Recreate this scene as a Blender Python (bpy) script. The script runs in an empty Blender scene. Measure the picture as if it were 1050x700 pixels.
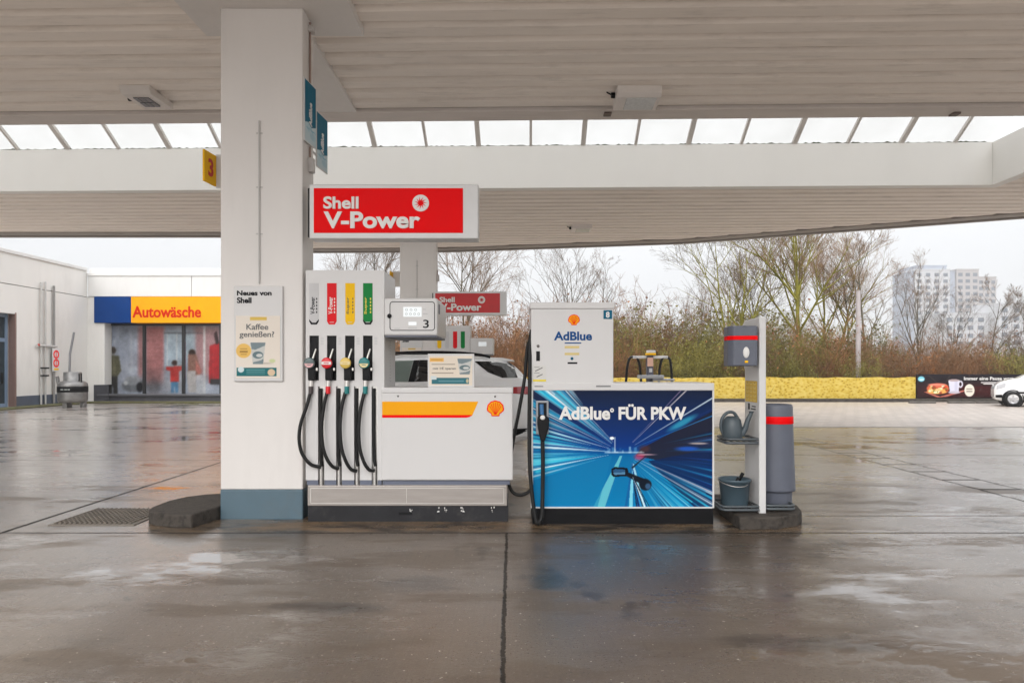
import bpy, bmesh, math, random
import numpy as np
from mathutils import Vector, Matrix

S = bpy.context.scene
C = S.collection
rad = math.radians

# ------------------------------------------------------------------ camera
cam_d = bpy.data.cameras.new('camera')
cam = bpy.data.objects.new('camera', cam_d)
C.objects.link(cam)
EYE = 1.45
cam.location = (0, 0, EYE)
cam.rotation_euler = (rad(90), 0, 0)
cam_d.sensor_width = 36
cam_d.lens = 24
cam_d.shift_y = 28 / 1050
cam_d.clip_start = 0.05
cam_d.clip_end = 6000
S.camera = cam

# ------------------------------------------------------------------ sky, sun, exposure
SUN_EL, SUN_AZ = 34, 200          # overcast sun behind the photographer
w = bpy.data.worlds.new('World')
S.world = w
w.use_nodes = True
nt = w.node_tree
bg = nt.nodes['Background']
sky = nt.nodes.new('ShaderNodeTexSky')
sky.sky_type = 'NISHITA'
sky.sun_disc = False
sky.sun_elevation = rad(SUN_EL)
sky.sun_rotation = rad(SUN_AZ)
sky.air_density = 1.0
sky.dust_density = 4.0
hs = nt.nodes.new('ShaderNodeHueSaturation')
hs.inputs['Saturation'].default_value = 0.16
nt.links.new(sky.outputs[0], hs.inputs['Color'])
# overcast: cloud deck evens the sky out and is brighter overhead than at the horizon
tc = nt.nodes.new('ShaderNodeTexCoord')
sep = nt.nodes.new('ShaderNodeSeparateXYZ')
nt.links.new(tc.outputs['Generated'], sep.inputs[0])
rampn = nt.nodes.new('ShaderNodeValToRGB')
rampn.color_ramp.elements[0].position = 0.0
rampn.color_ramp.elements[0].color = (.285, .285, .285, 1)
rampn.color_ramp.elements[1].position = 0.75
rampn.color_ramp.elements[1].color = (1, 1, 1, 1)
e = rampn.color_ramp.elements.new(0.22)
e.color = (.375, .375, .375, 1)
nt.links.new(sep.outputs['Z'], rampn.inputs[0])
evn = nt.nodes.new('ShaderNodeMixRGB')
evn.inputs[0].default_value = 0.72
evn.inputs[2].default_value = (9.0, 9.15, 9.4, 1)
nt.links.new(hs.outputs[0], evn.inputs[1])
mul = nt.nodes.new('ShaderNodeMixRGB')
mul.blend_type = 'MULTIPLY'
mul.inputs[0].default_value = 1
nt.links.new(evn.outputs[0], mul.inputs[1])
nt.links.new(rampn.outputs[0], mul.inputs[2])
nt.links.new(mul.outputs[0], bg.inputs['Color'])
bg.inputs['Strength'].default_value = 0.15

sd = bpy.data.lights.new('overcast_sun', 'SUN')
sd.energy = 0.5
sd.angle = rad(70)
sd.color = (1.0, .965, .92)
so = bpy.data.objects.new('overcast_sun', sd)
C.objects.link(so)
_el, _az = rad(SUN_EL), rad(SUN_AZ)
_dir = Vector((math.sin(_az) * math.cos(_el), math.cos(_az) * math.cos(_el), math.sin(_el)))
so.rotation_euler = _dir.to_track_quat('Z', 'Y').to_euler()
so.location = (0, -10, 20)

S.view_settings.view_transform = 'Standard'
S.view_settings.look = 'None'
S.view_settings.exposure = 1.25
S.view_settings.gamma = 1
S.view_settings.use_curve_mapping = False
S.cycles.max_bounces = 8
S.cycles.diffuse_bounces = 4
S.cycles.glossy_bounces = 3
S.cycles.volume_bounces = 0
S.cycles.transparent_max_bounces = 12
S.cycles.use_denoising = True

# ------------------------------------------------------------------ helpers
FPX = 700.0

def P(x, y, D):
    """a point of the photograph, D metres in front of the lens"""
    return ((x - 525) / FPX * D, D, EYE + (378 - y) / FPX * D)

def PX(x, D): return (x - 525) / FPX * D
def PZ(y, D): return EYE + (378 - y) / FPX * D

def lin(c):
    c = np.asarray(c, float) / 255.0
    return np.where(c <= .04045, c / 12.92, ((c + .055) / 1.055) ** 2.4)

def srgb(*c):
    return tuple(float(v) for v in lin(c))

MATS = {}

def mat(name, col, rough=.5, metal=0, var=.08, scale=3.0, bump=0, bscale=60, dirt=0, dirtcol=(.12, .10, .08),
        stretch=(1, 1, 1), spec=.5, coat=0, dscale=1.2, objvar=0):
    """procedural principled material: colour mottling, roughness mottling, optional dirt streaks and bump"""
    if name in MATS: return MATS[name]
    m = bpy.data.materials.new(name)
    m.use_nodes = True
    t = m.node_tree
    N, L = t.nodes, t.links
    b = N['Principled BSDF']
    tx = N.new('ShaderNodeTexCoord')
    mp = N.new('ShaderNodeMapping')
    mp.inputs['Scale'].default_value = stretch
    L.new(tx.outputs['Object'], mp.inputs[0])
    n = N.new('ShaderNodeTexNoise')
    n.inputs['Scale'].default_value = scale
    n.inputs['Detail'].default_value = 6
    n.inputs['Roughness'].default_value = .6
    L.new(mp.outputs[0], n.inputs['Vector'])
    r = N.new('ShaderNodeMapRange')
    r.inputs['From Min'].default_value = .3
    r.inputs['From Max'].default_value = .7
    r.inputs['To Min'].default_value = 1 - var
    r.inputs['To Max'].default_value = 1 + var
    L.new(n.outputs['Fac'], r.inputs['Value'])
    mx = N.new('ShaderNodeVectorMath')
    mx.operation = 'SCALE'
    mx.inputs[0].default_value = col[:3]
    L.new(r.outputs[0], mx.inputs['Scale'])
    out = mx.outputs[0]
    if objvar:                            # plants of one kind differ from one another
        oi = N.new('ShaderNodeObjectInfo')
        orr = N.new('ShaderNodeMapRange')
        orr.inputs['To Min'].default_value = 1 - objvar
        orr.inputs['To Max'].default_value = 1 + objvar
        L.new(oi.outputs['Random'], orr.inputs['Value'])
        om = N.new('ShaderNodeVectorMath')
        om.operation = 'SCALE'
        L.new(out, om.inputs[0])
        L.new(orr.outputs[0], om.inputs['Scale'])
        out = om.outputs[0]
    if dirt:
        n2 = N.new('ShaderNodeTexNoise')
        n2.inputs['Scale'].default_value = dscale
        n2.inputs['Detail'].default_value = 9
        n2.inputs['Roughness'].default_value = .7
        L.new(mp.outputs[0], n2.inputs['Vector'])
        r2 = N.new('ShaderNodeMapRange')
        r2.inputs['From Min'].default_value = .52
        r2.inputs['From Max'].default_value = .78
        r2.inputs['To Max'].default_value = dirt
        L.new(n2.outputs['Fac'], r2.inputs['Value'])
        mm = N.new('ShaderNodeMixRGB')
        L.new(r2.outputs[0], mm.inputs[0])
        L.new(out, mm.inputs[1])
        mm.inputs[2].default_value = (*dirtcol, 1)
        out = mm.outputs[0]
    L.new(out, b.inputs['Base Color'])
    rr = N.new('ShaderNodeMapRange')
    rr.inputs['To Min'].default_value = max(.02, rough * .8)
    rr.inputs['To Max'].default_value = min(1, rough * 1.2)
    L.new(n.outputs['Fac'], rr.inputs['Value'])
    L.new(rr.outputs[0], b.inputs['Roughness'])
    b.inputs['Metallic'].default_value = metal
    b.inputs['Specular IOR Level'].default_value = spec
    if coat:
        b.inputs['Coat Weight'].default_value = coat
        b.inputs['Coat Roughness'].default_value = .05
    if bump:
        nb = N.new('ShaderNodeTexNoise')
        nb.inputs['Scale'].default_value = bscale
        nb.inputs['Detail'].default_value = 5
        L.new(mp.outputs[0], nb.inputs['Vector'])
        bp = N.new('ShaderNodeBump')
        bp.inputs['Strength'].default_value = bump
        bp.inputs['Distance'].default_value = .01
        L.new(nb.outputs['Fac'], bp.inputs['Height'])
        L.new(bp.outputs[0], b.inputs['Normal'])
    MATS[name] = m
    return m

def emat(name, col, strength):
    if name in MATS: return MATS[name]
    m = mat(name, col, .3)
    b = m.node_tree.nodes['Principled BSDF']
    b.inputs['Emission Color'].default_value = (*col, 1)
    b.inputs['Emission Strength'].default_value = strength
    return m

def attr_mat(name, rough=.35, coat=0):
    """a print: colours come from the mesh's own colour attribute"""
    if name in MATS: return MATS[name]
    m = bpy.data.materials.new(name)
    m.use_nodes = True
    t = m.node_tree
    b = t.nodes['Principled BSDF']
    a = t.nodes.new('ShaderNodeAttribute')
    a.attribute_name = 'print'
    n = t.nodes.new('ShaderNodeTexNoise')
    n.inputs['Scale'].default_value = 8
    r = t.nodes.new('ShaderNodeMapRange')
    r.inputs['To Min'].default_value = rough * .8
    r.inputs['To Max'].default_value = rough * 1.25
    t.links.new(n.outputs['Fac'], r.inputs['Value'])
    t.links.new(r.outputs[0], b.inputs['Roughness'])
    t.links.new(a.outputs['Color'], b.inputs['Base Color'])
    b.inputs['Specular IOR Level'].default_value = .1
    b.inputs['Coat Weight'].default_value = coat
    b.inputs['Coat Roughness'].default_value = .04
    MATS[name] = m
    return m

def tag(o, label=None, cat=None, group=None, kind=None):
    if label: o['label'] = label
    if cat: o['category'] = cat
    if group: o['group'] = group
    if kind: o['kind'] = kind
    return o

def thing(name, loc, label, cat, group=None):
    o = bpy.data.objects.new(name, None)
    o.empty_display_size = .2
    C.objects.link(o)
    o.location = loc
    return tag(o, label, cat, group)

def origin(o):
    p = Vector((0, 0, 0))
    while o is not None:
        p += o.location
        o = o.parent
    return p

class MB:
    """collects world-space geometry; build() links it as ONE mesh object"""
    def __init__(s): s.v, s.f, s.sm = [], [], []

    def add(s, vs, fs, smooth=False):
        k = len(s.v)
        s.v += [tuple(v) for v in vs]
        s.f += [tuple(i + k for i in f) for f in fs]
        s.sm += [smooth] * len(fs)
        return s

    def addbm(s, bm, smooth=False):
        bm.verts.ensure_lookup_table()
        bm.verts.index_update()
        s.add([v.co for v in bm.verts], [[v.index for v in f.verts] for f in bm.faces], smooth)
        bm.free()
        return s

    def box(s, x0, x1, y0, y1, z0, z1, bev=0, seg=2):
        x0, x1 = min(x0, x1), max(x0, x1)
        y0, y1 = min(y0, y1), max(y0, y1)
        z0, z1 = min(z0, z1), max(z0, z1)
        vs = [(x, y, z) for x in (x0, x1) for y in (y0, y1) for z in (z0, z1)]
        fs = [(0, 1, 3, 2), (4, 6, 7, 5), (0, 4, 5, 1), (2, 3, 7, 6), (0, 2, 6, 4), (1, 5, 7, 3)]
        if not bev: return s.add(vs, fs)
        bm = bmesh.new()
        bv = [bm.verts.new(v) for v in vs]
        for f in fs: bm.faces.new([bv[i] for i in f])
        bmesh.ops.bevel(bm, geom=list(bm.edges), offset=bev, segments=seg, affect='EDGES', profile=.5)
        return s.addbm(bm)

    def prism(s, pts, O, U, V, W, depth, bev=0):
        """polygon pts (u,v) in frame O,U,V, extruded along W"""
        O, U, V, W = map(Vector, (O, U, V, W))
        n = len(pts)
        a = [O + U * p[0] + V * p[1] for p in pts]
        b = [p + W * depth for p in a]
        fs = [tuple(range(n)), tuple(range(2 * n - 1, n - 1, -1))]
        fs += [(i, i + n, (i + 1) % n + n, (i + 1) % n) for i in range(n)]
        if not bev: return s.add(a + b, fs)
        bm = bmesh.new()
        bv = [bm.verts.new(v) for v in a + b]
        for f in fs: bm.faces.new([bv[i] for i in f])
        bmesh.ops.recalc_face_normals(bm, faces=bm.faces)
        bmesh.ops.bevel(bm, geom=list(bm.edges), offset=bev, segments=2, affect='EDGES', profile=.5)
        return s.addbm(bm)

    def tube(s, pts, r, seg=10, caps=True, r1=None):
        pts = [Vector(p) for p in pts]
        n = len(pts)
        rs = r if isinstance(r, (list, tuple)) else [r + ((r1 if r1 is not None else r) - r) * i / max(1, n - 1) for i in range(n)]
        vs, fs = [], []
        nrm = None
        for i, p in enumerate(pts):
            t = (pts[min(i + 1, n - 1)] - pts[max(i - 1, 0)]).normalized()
            if nrm is None:
                nrm = t.cross(Vector((0, 0, 1)))
                if nrm.length < 1e-3: nrm = t.cross(Vector((1, 0, 0)))
            nrm = (nrm - t * nrm.dot(t))
            if nrm.length < 1e-6: nrm = t.orthogonal()
            nrm.normalize()
            bn = t.cross(nrm)
            for k in range(seg):
                a = 2 * math.pi * k / seg
                vs.append(p + (nrm * math.cos(a) + bn * math.sin(a)) * rs[i])
        for i in range(n - 1):
            for k in range(seg):
                k2 = (k + 1) % seg
                fs.append((i * seg + k, i * seg + k2, (i + 1) * seg + k2, (i + 1) * seg + k))
        s.add(vs, fs, True)
        if caps:
            s.add(vs[:seg], [tuple(range(seg - 1, -1, -1))])
            s.add(vs[-seg:], [tuple(range(seg))])
        return s

    def lathe(s, prof, c, seg=32, axis='Z', smooth=True, squash=1.0):
        vs, fs = [], []
        for (r, h) in prof:
            for k in range(seg):
                a = 2 * math.pi * k / seg
                u, v = r * math.cos(a), r * math.sin(a) * squash
                vs.append({'Z': (c[0] + u, c[1] + v, c[2] + h), 'Y': (c[0] + u, c[1] + h, c[2] + v), 'X': (c[0] + h, c[1] + u, c[2] + v)}[axis])
        for i in range(len(prof) - 1):
            for k in range(seg):
                k2 = (k + 1) % seg
                fs.append((i * seg + k, i * seg + k2, (i + 1) * seg + k2, (i + 1) * seg + k))
        s.add(vs, fs, smooth)
        return s

    def build(s, name, m, parent=None, kind=None, fixn=True):
        me = bpy.data.meshes.new(name)
        o0 = origin(parent)
        me.from_pydata([(v[0] - o0.x, v[1] - o0.y, v[2] - o0.z) for v in s.v], [], s.f)
        if fixn:
            bm = bmesh.new()
            bm.from_mesh(me)
            bmesh.ops.recalc_face_normals(bm, faces=bm.faces)
            bm.to_mesh(me)
            bm.free()
        if len(me.polygons) == len(s.sm):
            me.polygons.foreach_set('use_smooth', s.sm)
        me.update()
        o = bpy.data.objects.new(name, me)
        C.objects.link(o)
        if m: me.materials.append(m)
        if parent: o.parent = parent
        if kind: o['kind'] = kind
        return o

def one(name, m, label, cat, mb, group=None):
    """a thing that is a single mesh, its origin at its base"""
    xs = np.array(mb.v)
    b = Vector(((xs[:, 0].min() + xs[:, 0].max()) / 2, (xs[:, 1].min() + xs[:, 1].max()) / 2, xs[:, 2].min()))
    mb.v = [tuple(Vector(v) - b) for v in mb.v]
    o = mb.build(name, m)
    o.location = b
    return tag(o, label, cat, group)

def copy_tree(o, parent=None):
    c = o.copy()
    C.objects.link(c)
    if parent: c.parent = parent
    for ch in list(o.children): copy_tree(ch, c)
    return c

def spline(pts, n=8):
    """Catmull-Rom through pts"""
    pts = [Vector(p) for p in pts]
    q = [pts[0] * 2 - pts[1]] + pts + [pts[-1] * 2 - pts[-2]]
    out = []
    for i in range(1, len(q) - 2):
        for k in range(n):
            t = k / n
            a, b, c, d = q[i - 1], q[i], q[i + 1], q[i + 2]
            out.append(.5 * ((2 * b) + (c - a) * t + (2 * a - 5 * b + 4 * c - d) * t * t + (3 * b - a - 3 * c + d) * t ** 3))
    out.append(pts[-1])
    return out

# ---- lettering: a text turned to a mesh and fitted to a rectangle of a plane
def text(name, body, rect, m, parent, O=(0, 0, 0), U=(1, 0, 0), V=(0, 0, 1), bold=.0, depth=.002, space=1.0):
    """rect = (u0,u1,v0,v1) in the plane O + u*U + v*V; W = U x V points to the viewer"""
    cu = bpy.data.curves.new('lettering', 'FONT')
    cu.body = body
    cu.size = 1
    cu.offset = bold
    cu.resolution_u = 5
    cu.space_character = space
    cu.extrude = .02
    to = bpy.data.objects.new('lettering', cu)
    C.objects.link(to)
    dg = bpy.context.evaluated_depsgraph_get()
    me0 = bpy.data.meshes.new_from_object(to.evaluated_get(dg))
    co = np.array([v.co[:] for v in me0.vertices])
    fs = [tuple(p.vertices) for p in me0.polygons]
    bpy.data.objects.remove(to)
    bpy.data.curves.remove(cu)
    bpy.data.meshes.remove(me0)
    mn, mx = co.min(0), co.max(0)
    u0, u1, v0, v1 = rect
    u = u0 + (co[:, 0] - mn[0]) / (mx[0] - mn[0]) * (u1 - u0)
    v = v0 + (co[:, 1] - mn[1]) / (mx[1] - mn[1]) * (v1 - v0)
    h = (co[:, 2] - mn[2]) / (mx[2] - mn[2]) * depth
    U, V = Vector(U), Vector(V)
    W = U.cross(V)
    O = Vector(O)
    mb = MB()
    mb.add([O + U * float(a) + V * float(b) + W * float(c) for a, b, c in zip(u, v, h)], fs)
    return mb.build(name, m, parent, fixn=False)

# ---- prints: a small painter whose canvas becomes a fine mesh with a colour attribute
class Canvas:
    def __init__(s, w, h, bg):
        s.w, s.h = w, h
        s.a = np.ones((h, w, 3)) * np.array(bg, float)
        s.X, s.Y = np.meshgrid((np.arange(w) + .5) / w, (np.arange(h) + .5) / h)
        s.asp = w / h

    def mixm(s, m, col):
        m = np.clip(m, 0, 1)[..., None]
        s.a = s.a * (1 - m) + np.array(col, float) * m

    def ell(s, cx, cy, rx, ry, col, al=1, soft=.05, ang=0):
        dx, dy = (s.X - cx) * s.asp, s.Y - cy
        c, n = math.cos(ang), math.sin(ang)
        u, v = dx * c + dy * n, -dx * n + dy * c
        d = np.sqrt((u / (rx * s.asp)) ** 2 + (v / ry) ** 2)
        s.mixm(np.clip((1 - d) / soft + .5, 0, 1) * al, col)

    def rect(s, x0, x1, y0, y1, col, al=1, soft=.004):
        m = np.clip((s.X - x0) / soft + .5, 0, 1) * np.clip((x1 - s.X) / soft + .5, 0, 1)
        m = m * np.clip((s.Y - y0) / soft + .5, 0, 1) * np.clip((y1 - s.Y) / soft + .5, 0, 1)
        s.mixm(m * al, col)

    def poly(s, pts, col, al=1):
        m = np.zeros((s.h, s.w), bool)
        n = len(pts)
        for i in range(n):
            (x1, y1), (x2, y2) = pts[i], pts[(i + 1) % n]
            if y1 == y2: continue
            c = ((y1 > s.Y) != (y2 > s.Y)) & (s.X < (x2 - x1) * (s.Y - y1) / (y2 - y1) + x1)
            m ^= c
        s.mixm(m * al, col)

    def line(s, p, q, w0, w1, col, al0=1, al1=1, soft=.6):
        """soft tapering streak from p to q; widths are fractions of the height"""
        px, py, qx, qy = p[0] * s.asp, p[1], q[0] * s.asp, q[1]
        dx, dy = qx - px, qy - py
        l2 = dx * dx + dy * dy
        t = ((s.X * s.asp - px) * dx + (s.Y - py) * dy) / l2
        tc_ = np.clip(t, 0, 1)
        d = np.hypot(s.X * s.asp - px - tc_ * dx, s.Y - py - tc_ * dy)
        wd = w0 + (w1 - w0) * tc_
        m = np.clip((1 - d / wd) / soft, 0, 1) * (al0 + (al1 - al0) * tc_)
        s.mixm(m, col)

    def build(s, name, m, parent, O, U, V, W=None, H=None, rect=None):
        """lay the canvas on the rectangle rect=(u0,u1,v0,v1); row 0 is the top"""
        u0, u1, v0, v1 = rect
        O, U, V = Vector(O), np.array(U, float), np.array(V, float)
        gx = np.linspace(u0, u1, s.w)
        gy = np.linspace(v1, v0, s.h)
        UU, VV = np.meshgrid(gx, gy)
        o0 = origin(parent)
        base = np.array([O.x - o0.x, O.y - o0.y, O.z - o0.z])
        co = base + UU[..., None] * U + VV[..., None] * V
        idx = np.arange(s.w * s.h).reshape(s.h, s.w)
        q = np.stack([idx[1:, :-1], idx[1:, 1:], idx[:-1, 1:], idx[:-1, :-1]], -1).reshape(-1, 4)
        me = bpy.data.meshes.new(name)
        me.from_pydata(co.reshape(-1, 3).tolist(), [], q.tolist())
        at = me.attributes.new('print', 'FLOAT_COLOR', 'POINT')
        rgba = np.ones((s.w * s.h, 4), np.float32)
        rgba[:, :3] = lin(np.clip(s.a, 0, 255)).reshape(-1, 3)
        at.data.foreach_set('color', rgba.ravel())
        me.materials.append(m)
        o = bpy.data.objects.new(name, me)
        C.objects.link(o)
        if parent: o.parent = parent
        return o

# ------------------------------------------------------------------ shared materials
WHITE = mat('white_paint', (.73, .695, .665), .5, var=.04, scale=2, dirt=.13, stretch=(1, 1, .25), bump=.05, bscale=90)
WPANEL = mat('white_enamel', (.63, .615, .605), .32, var=.02, scale=2, dirt=.06, stretch=(2, 2, .5), dscale=2)
WFRAME = mat('white_lacquer', (.66, .655, .65), .3, var=.03, scale=3, dirt=.08)
SOFFIT = mat('soffit_sheet', (.88, .80, .725), .5, var=.06, scale=1.2, dirt=.30, dirtcol=(.16, .13, .10), stretch=(.35, 2.2, 1), bump=.06, bscale=30, dscale=4.5)
RENDERW = mat('white_render', (.72, .70, .665), .75, var=.04, scale=.8, dirt=.16, stretch=(1, 1, .35), bump=.25, bscale=120)
BLUEGREY = mat('blue_grey_paint', srgb(82, 104, 116), .45, var=.08, scale=4, dirt=.3, dscale=3)
GREYBAND = mat('grey_blue_band', srgb(98, 104, 120), .4, var=.06)
BLACKP = mat('black_plastic', (.008, .008, .009), .5, var=.2, scale=8, spec=.18)
RUBBER = mat('black_rubber', (.010, .010, .010), .5, var=.2, scale=12, spec=.28)
STEEL = mat('brushed_steel', (.62, .60, .57), .34, metal=1, var=.10, scale=5, stretch=(.3, 3, 3), bump=.03, bscale=40)
STEELP = mat('plinth_steel', (.36, .325, .30), .42, metal=.3, var=.10, scale=5, stretch=(.5, 2, 4), dirt=.22, dscale=4)
DARKBASE = mat('black_base_sheet', (.022, .022, .025), .5, spec=.25, var=.25, scale=4, dirt=.22, dirtcol=(.22, .2, .18), dscale=5)
RED = mat('sign_red', (.86, .002, .004), .55, var=.03, spec=.08)
YEL = mat('sign_yellow', (.93, .52, .008), .5, var=.03, spec=.15)
AMBER = mat('stripe_amber', (.88, .37, .003), .5, var=.03, spec=.15)
WHITEL = mat('letter_white', (.76, .74, .71), .4, var=.03)
BLACKL = mat('letter_black', (.01, .01, .012), .5, var=.05, spec=.15)
BLUEL = mat('letter_blue', srgb(6, 70, 128), .5, var=.04, spec=.15)
TEAL = mat('sign_teal', srgb(8, 92, 120), .5, var=.05, spec=.15)
GREYD = mat('grey_plastic', srgb(92, 96, 108), .45, var=.07, scale=5, dirt=.12, dirtcol=(.3, .29, .27))
PRINT = attr_mat('printed_film', .5)
PRINTG = attr_mat('glossy_print', .45, 0)
PRINTW = attr_mat('window_print', .3, .35)

# ------------------------------------------------------------------ the ground: wet concrete
def ground_material():
    m = bpy.data.materials.new('wet_concrete')
    m.use_nodes = True
    t = m.node_tree
    N, L = t.nodes, t.links
    b = N['Principled BSDF']
    tx = N.new('ShaderNodeTexCoord')
    sp = N.new('ShaderNodeSeparateXYZ')
    L.new(tx.outputs['Object'], sp.inputs[0])

    def noise(scale, detail=6, rough=.6, st=(1, 1, 1), off=(0, 0, 0)):
        mp = N.new('ShaderNodeMapping')
        mp.inputs['Scale'].default_value = st
        mp.inputs['Location'].default_value = off
        L.new(tx.outputs['Object'], mp.inputs[0])
        n = N.new('ShaderNodeTexNoise')
        n.inputs['Scale'].default_value = scale
        n.inputs['Detail'].default_value = detail
        n.inputs['Roughness'].default_value = rough
        L.new(mp.outputs[0], n.inputs['Vector'])
        return n.outputs['Fac']

    def rng(v, a, c, lo=0, hi=1, smooth=True):
        r = N.new('ShaderNodeMapRange')
        if smooth: r.interpolation_type = 'SMOOTHSTEP'
        for k, x in (('From Min', a), ('From Max', c), ('To Min', lo), ('To Max', hi)):
            r.inputs[k].default_value = x
        L.new(v, r.inputs['Value'])
        return r.outputs[0]

    def mth(op, a, c=None, d=None):
        q = N.new('ShaderNodeMath')
        q.operation = op
        for i, x in enumerate((a, c, d)):
            if x is None: continue
            if isinstance(x, (int, float)): q.inputs[i].default_value = x
            else: L.new(x, q.inputs[i])
        return q.outputs[0]

    def mix(f, a, c):
        q = N.new('ShaderNodeMixRGB')
        for i, x in enumerate((f, a, c)):
            if isinstance(x, tuple): q.inputs[i].default_value = (*x, 1)
            elif isinstance(x, (int, float)): q.inputs[i].default_value = x
            else: L.new(x, q.inputs[i])
        return q.outputs[0]

    big = noise(.45, 5, .55, (1, 1.5, 1))
    mid = noise(2.2, 8, .65, (1, 1.6, 1), (3, 7, 0))
    patch = noise(1.25, 10, .66, (.55, 1.7, 1), (11, 2, 0))
    fine = noise(55, 4, .7)
    grain = noise(260, 3, .7)
    brush = noise(3.0, 4, .6, (26, .35, 1))
    # colour of the concrete
    col = mix(rng(big, .32, .68), (.105, .076, .052), (.185, .144, .107))
    col = mix(mth('MULTIPLY', rng(mid, .52, .62), .42), col, (.085, .068, .052))
    col = mix(mth('MULTIPLY', rng(fine, .50, .66), .50), col, (.27, .225, .18))
    col = mix(mth('MULTIPLY', rng(brush, .45, .7), .30), col, (.075, .06, .05))
    # oil and tyre stains
    st = noise(1.1, 7, .7, (1.2, .9, 1), (5, 31, 0))
    col = mix(mth('MULTIPLY', rng(st, .585, .635), .72), col, (.026, .019, .013))
    # small pale specks
    sp1 = noise(34, 2, .5, (1, 1.15, 1), (9, 9, 0))
    SPK = (mth('MULTIPLY', rng(sp1, .70, .73), .75), mth('MULTIPLY', rng(sp1, .33, .29), .65), mth('MULTIPLY', rng(noise(16, 5, .75, (1, 1.2, 1), (2, 8, 0)), .62, .66), .45))
    # rougher drier streaks and puddle films
    wet = rng(patch, .40, .50)
    # past the roof's drip line: wetter slabs, reflected sky brightness painted into their colour
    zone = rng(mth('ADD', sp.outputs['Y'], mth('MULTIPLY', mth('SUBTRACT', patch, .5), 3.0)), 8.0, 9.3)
    zone = mth('MAXIMUM', zone, rng(sp.outputs['Y'], 1.6, 2.4, 1, 0))  # added pale ground behind the camera, unseen, bounces light up to the soffit
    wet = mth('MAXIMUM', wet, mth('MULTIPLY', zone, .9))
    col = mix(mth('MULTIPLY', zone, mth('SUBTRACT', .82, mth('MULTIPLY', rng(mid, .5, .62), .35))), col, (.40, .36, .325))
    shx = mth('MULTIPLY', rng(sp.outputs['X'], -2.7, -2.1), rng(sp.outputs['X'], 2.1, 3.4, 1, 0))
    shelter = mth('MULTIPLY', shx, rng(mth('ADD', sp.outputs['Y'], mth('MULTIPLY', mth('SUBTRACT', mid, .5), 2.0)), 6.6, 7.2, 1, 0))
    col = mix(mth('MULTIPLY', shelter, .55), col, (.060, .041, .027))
    # tan grit washed up along the island
    grit = mth('MULTIPLY', rng(sp.outputs['Y'], 6.02, 6.12), rng(sp.outputs['Y'], 6.55, 6.9, 1, 0))
    grit = mth('MULTIPLY', grit, mth('MULTIPLY', rng(sp.outputs['X'], -3.7, -3.2), rng(sp.outputs['X'], 2.7, 3.2, 1, 0)))
    gn = noise(3.2, 7, .7, (.6, 1.6, 1), (7, 3, 0))
    col = mix(mth('MULTIPLY', grit, rng(gn, .42, .62)), col, (.19, .125, .07))
    col = mix(mth('MULTIPLY', grit, rng(gn, .50, .36)), col, (.030, .022, .016))
    col = mix(SPK[0], col, (.50, .45, .39))
    col = mix(SPK[1], col, (.018, .013, .010))
    col = mix(SPK[2], col, (.040, .030, .022))
    # two old oil patches of the right lane
    for (ox, oy, rx, ry) in ((1.60, 3.62, .55, .16), (-.62, 4.6, .35, .22), (-1.2, 4.15, .5, .12), (.25, 4.75, .16, .30)):
        dd_ = mth('ADD', mth('POWER', mth('DIVIDE', mth('SUBTRACT', sp.outputs['X'], ox), rx), 2), mth('POWER', mth('DIVIDE', mth('SUBTRACT', sp.outputs['Y'], oy), ry), 2))
        dd_ = mth('ADD', dd_, mth('MULTIPLY', mth('SUBTRACT', gn, .5), 3.2))
        col = mix(mth('MULTIPLY', rng(dd_, 1.0, .1), .72), col, (.020, .013, .008))
    pud = rng(mth('ADD', mth('MULTIPLY', noise(1.5, 10, .72, (.6, 1.3, 1), (11, 2, 0)), .55), mth('MULTIPLY', noise(.33, 4, .5, (1, 1.3, 1), (2, 5, 0)), .45)), .515, .585)
    rough = mth('ADD', mth('MULTIPLY', wet, -.14), .36)
    rough = mth('ADD', rough, mth('MULTIPLY', fine, .10))
    rough = mth('ADD', mth('MULTIPLY', rough, mth('SUBTRACT', 1, mth('MULTIPLY', pud, .80))), .015)

    # joints: (axis, position, half width, lo, hi of the other axis)
    wob = mth('ADD', mth('MULTIPLY', mth('SUBTRACT', noise(3.5, 6, .75, (1, 1, 1), (1, 1, 0)), .5), .030), mth('MULTIPLY', mth('SUBTRACT', noise(22, 3, .7, (1, 1, 1), (4, 1, 0)), .5), .030))
    jm = None
    def joint(ax, pos, hw, lo, hi, strength=1.0, wf=1.0):
        nonlocal jm
        a = sp.outputs['X' if ax == 'x' else 'Y']
        o = sp.outputs['Y' if ax == 'x' else 'X']
        d = mth('ABSOLUTE', mth('ADD', mth('SUBTRACT', a, pos), mth('MULTIPLY', wob, wf)))
        k = rng(d, hw * .8, hw * 1.7, strength, 0)
        k = mth('MULTIPLY', k, mth('MULTIPLY', mth('GREATER_THAN', o, lo), mth('LESS_THAN', o, hi)))
        jm = k if jm is None else mth('MAXIMUM', jm, k)
    joint('x', -.045, .009, -5, 6.04, .85)
    joint('y', 6.04, .013, -14, 14, .85)
    joint('x', -4.52, .018, 4.5, 17, .95)
    joint('y', 10.85, .018, -16, -3, .7)
    joint('y', 6.74, .014, 2.9, 14, .75)
    joint('y', 11.5, .022, 3, 16, .8)
    joint('y', 16.9, .035, 2, 30, .8)
    joint('x', 5.62, .020, 6.9, 14.5, .85, 4.0)
    joint('x', 6.12, .018, 7.3, 14.5, .8, 5.0)
    joint('y', 15.5, .025, -16, -5, .6)
    # cross bars of the drain line
    wv = mth('ABSOLUTE', mth('SUBTRACT', mth('FRACT', mth('MULTIPLY', sp.outputs['Y'], 1.4)), .5))
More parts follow.
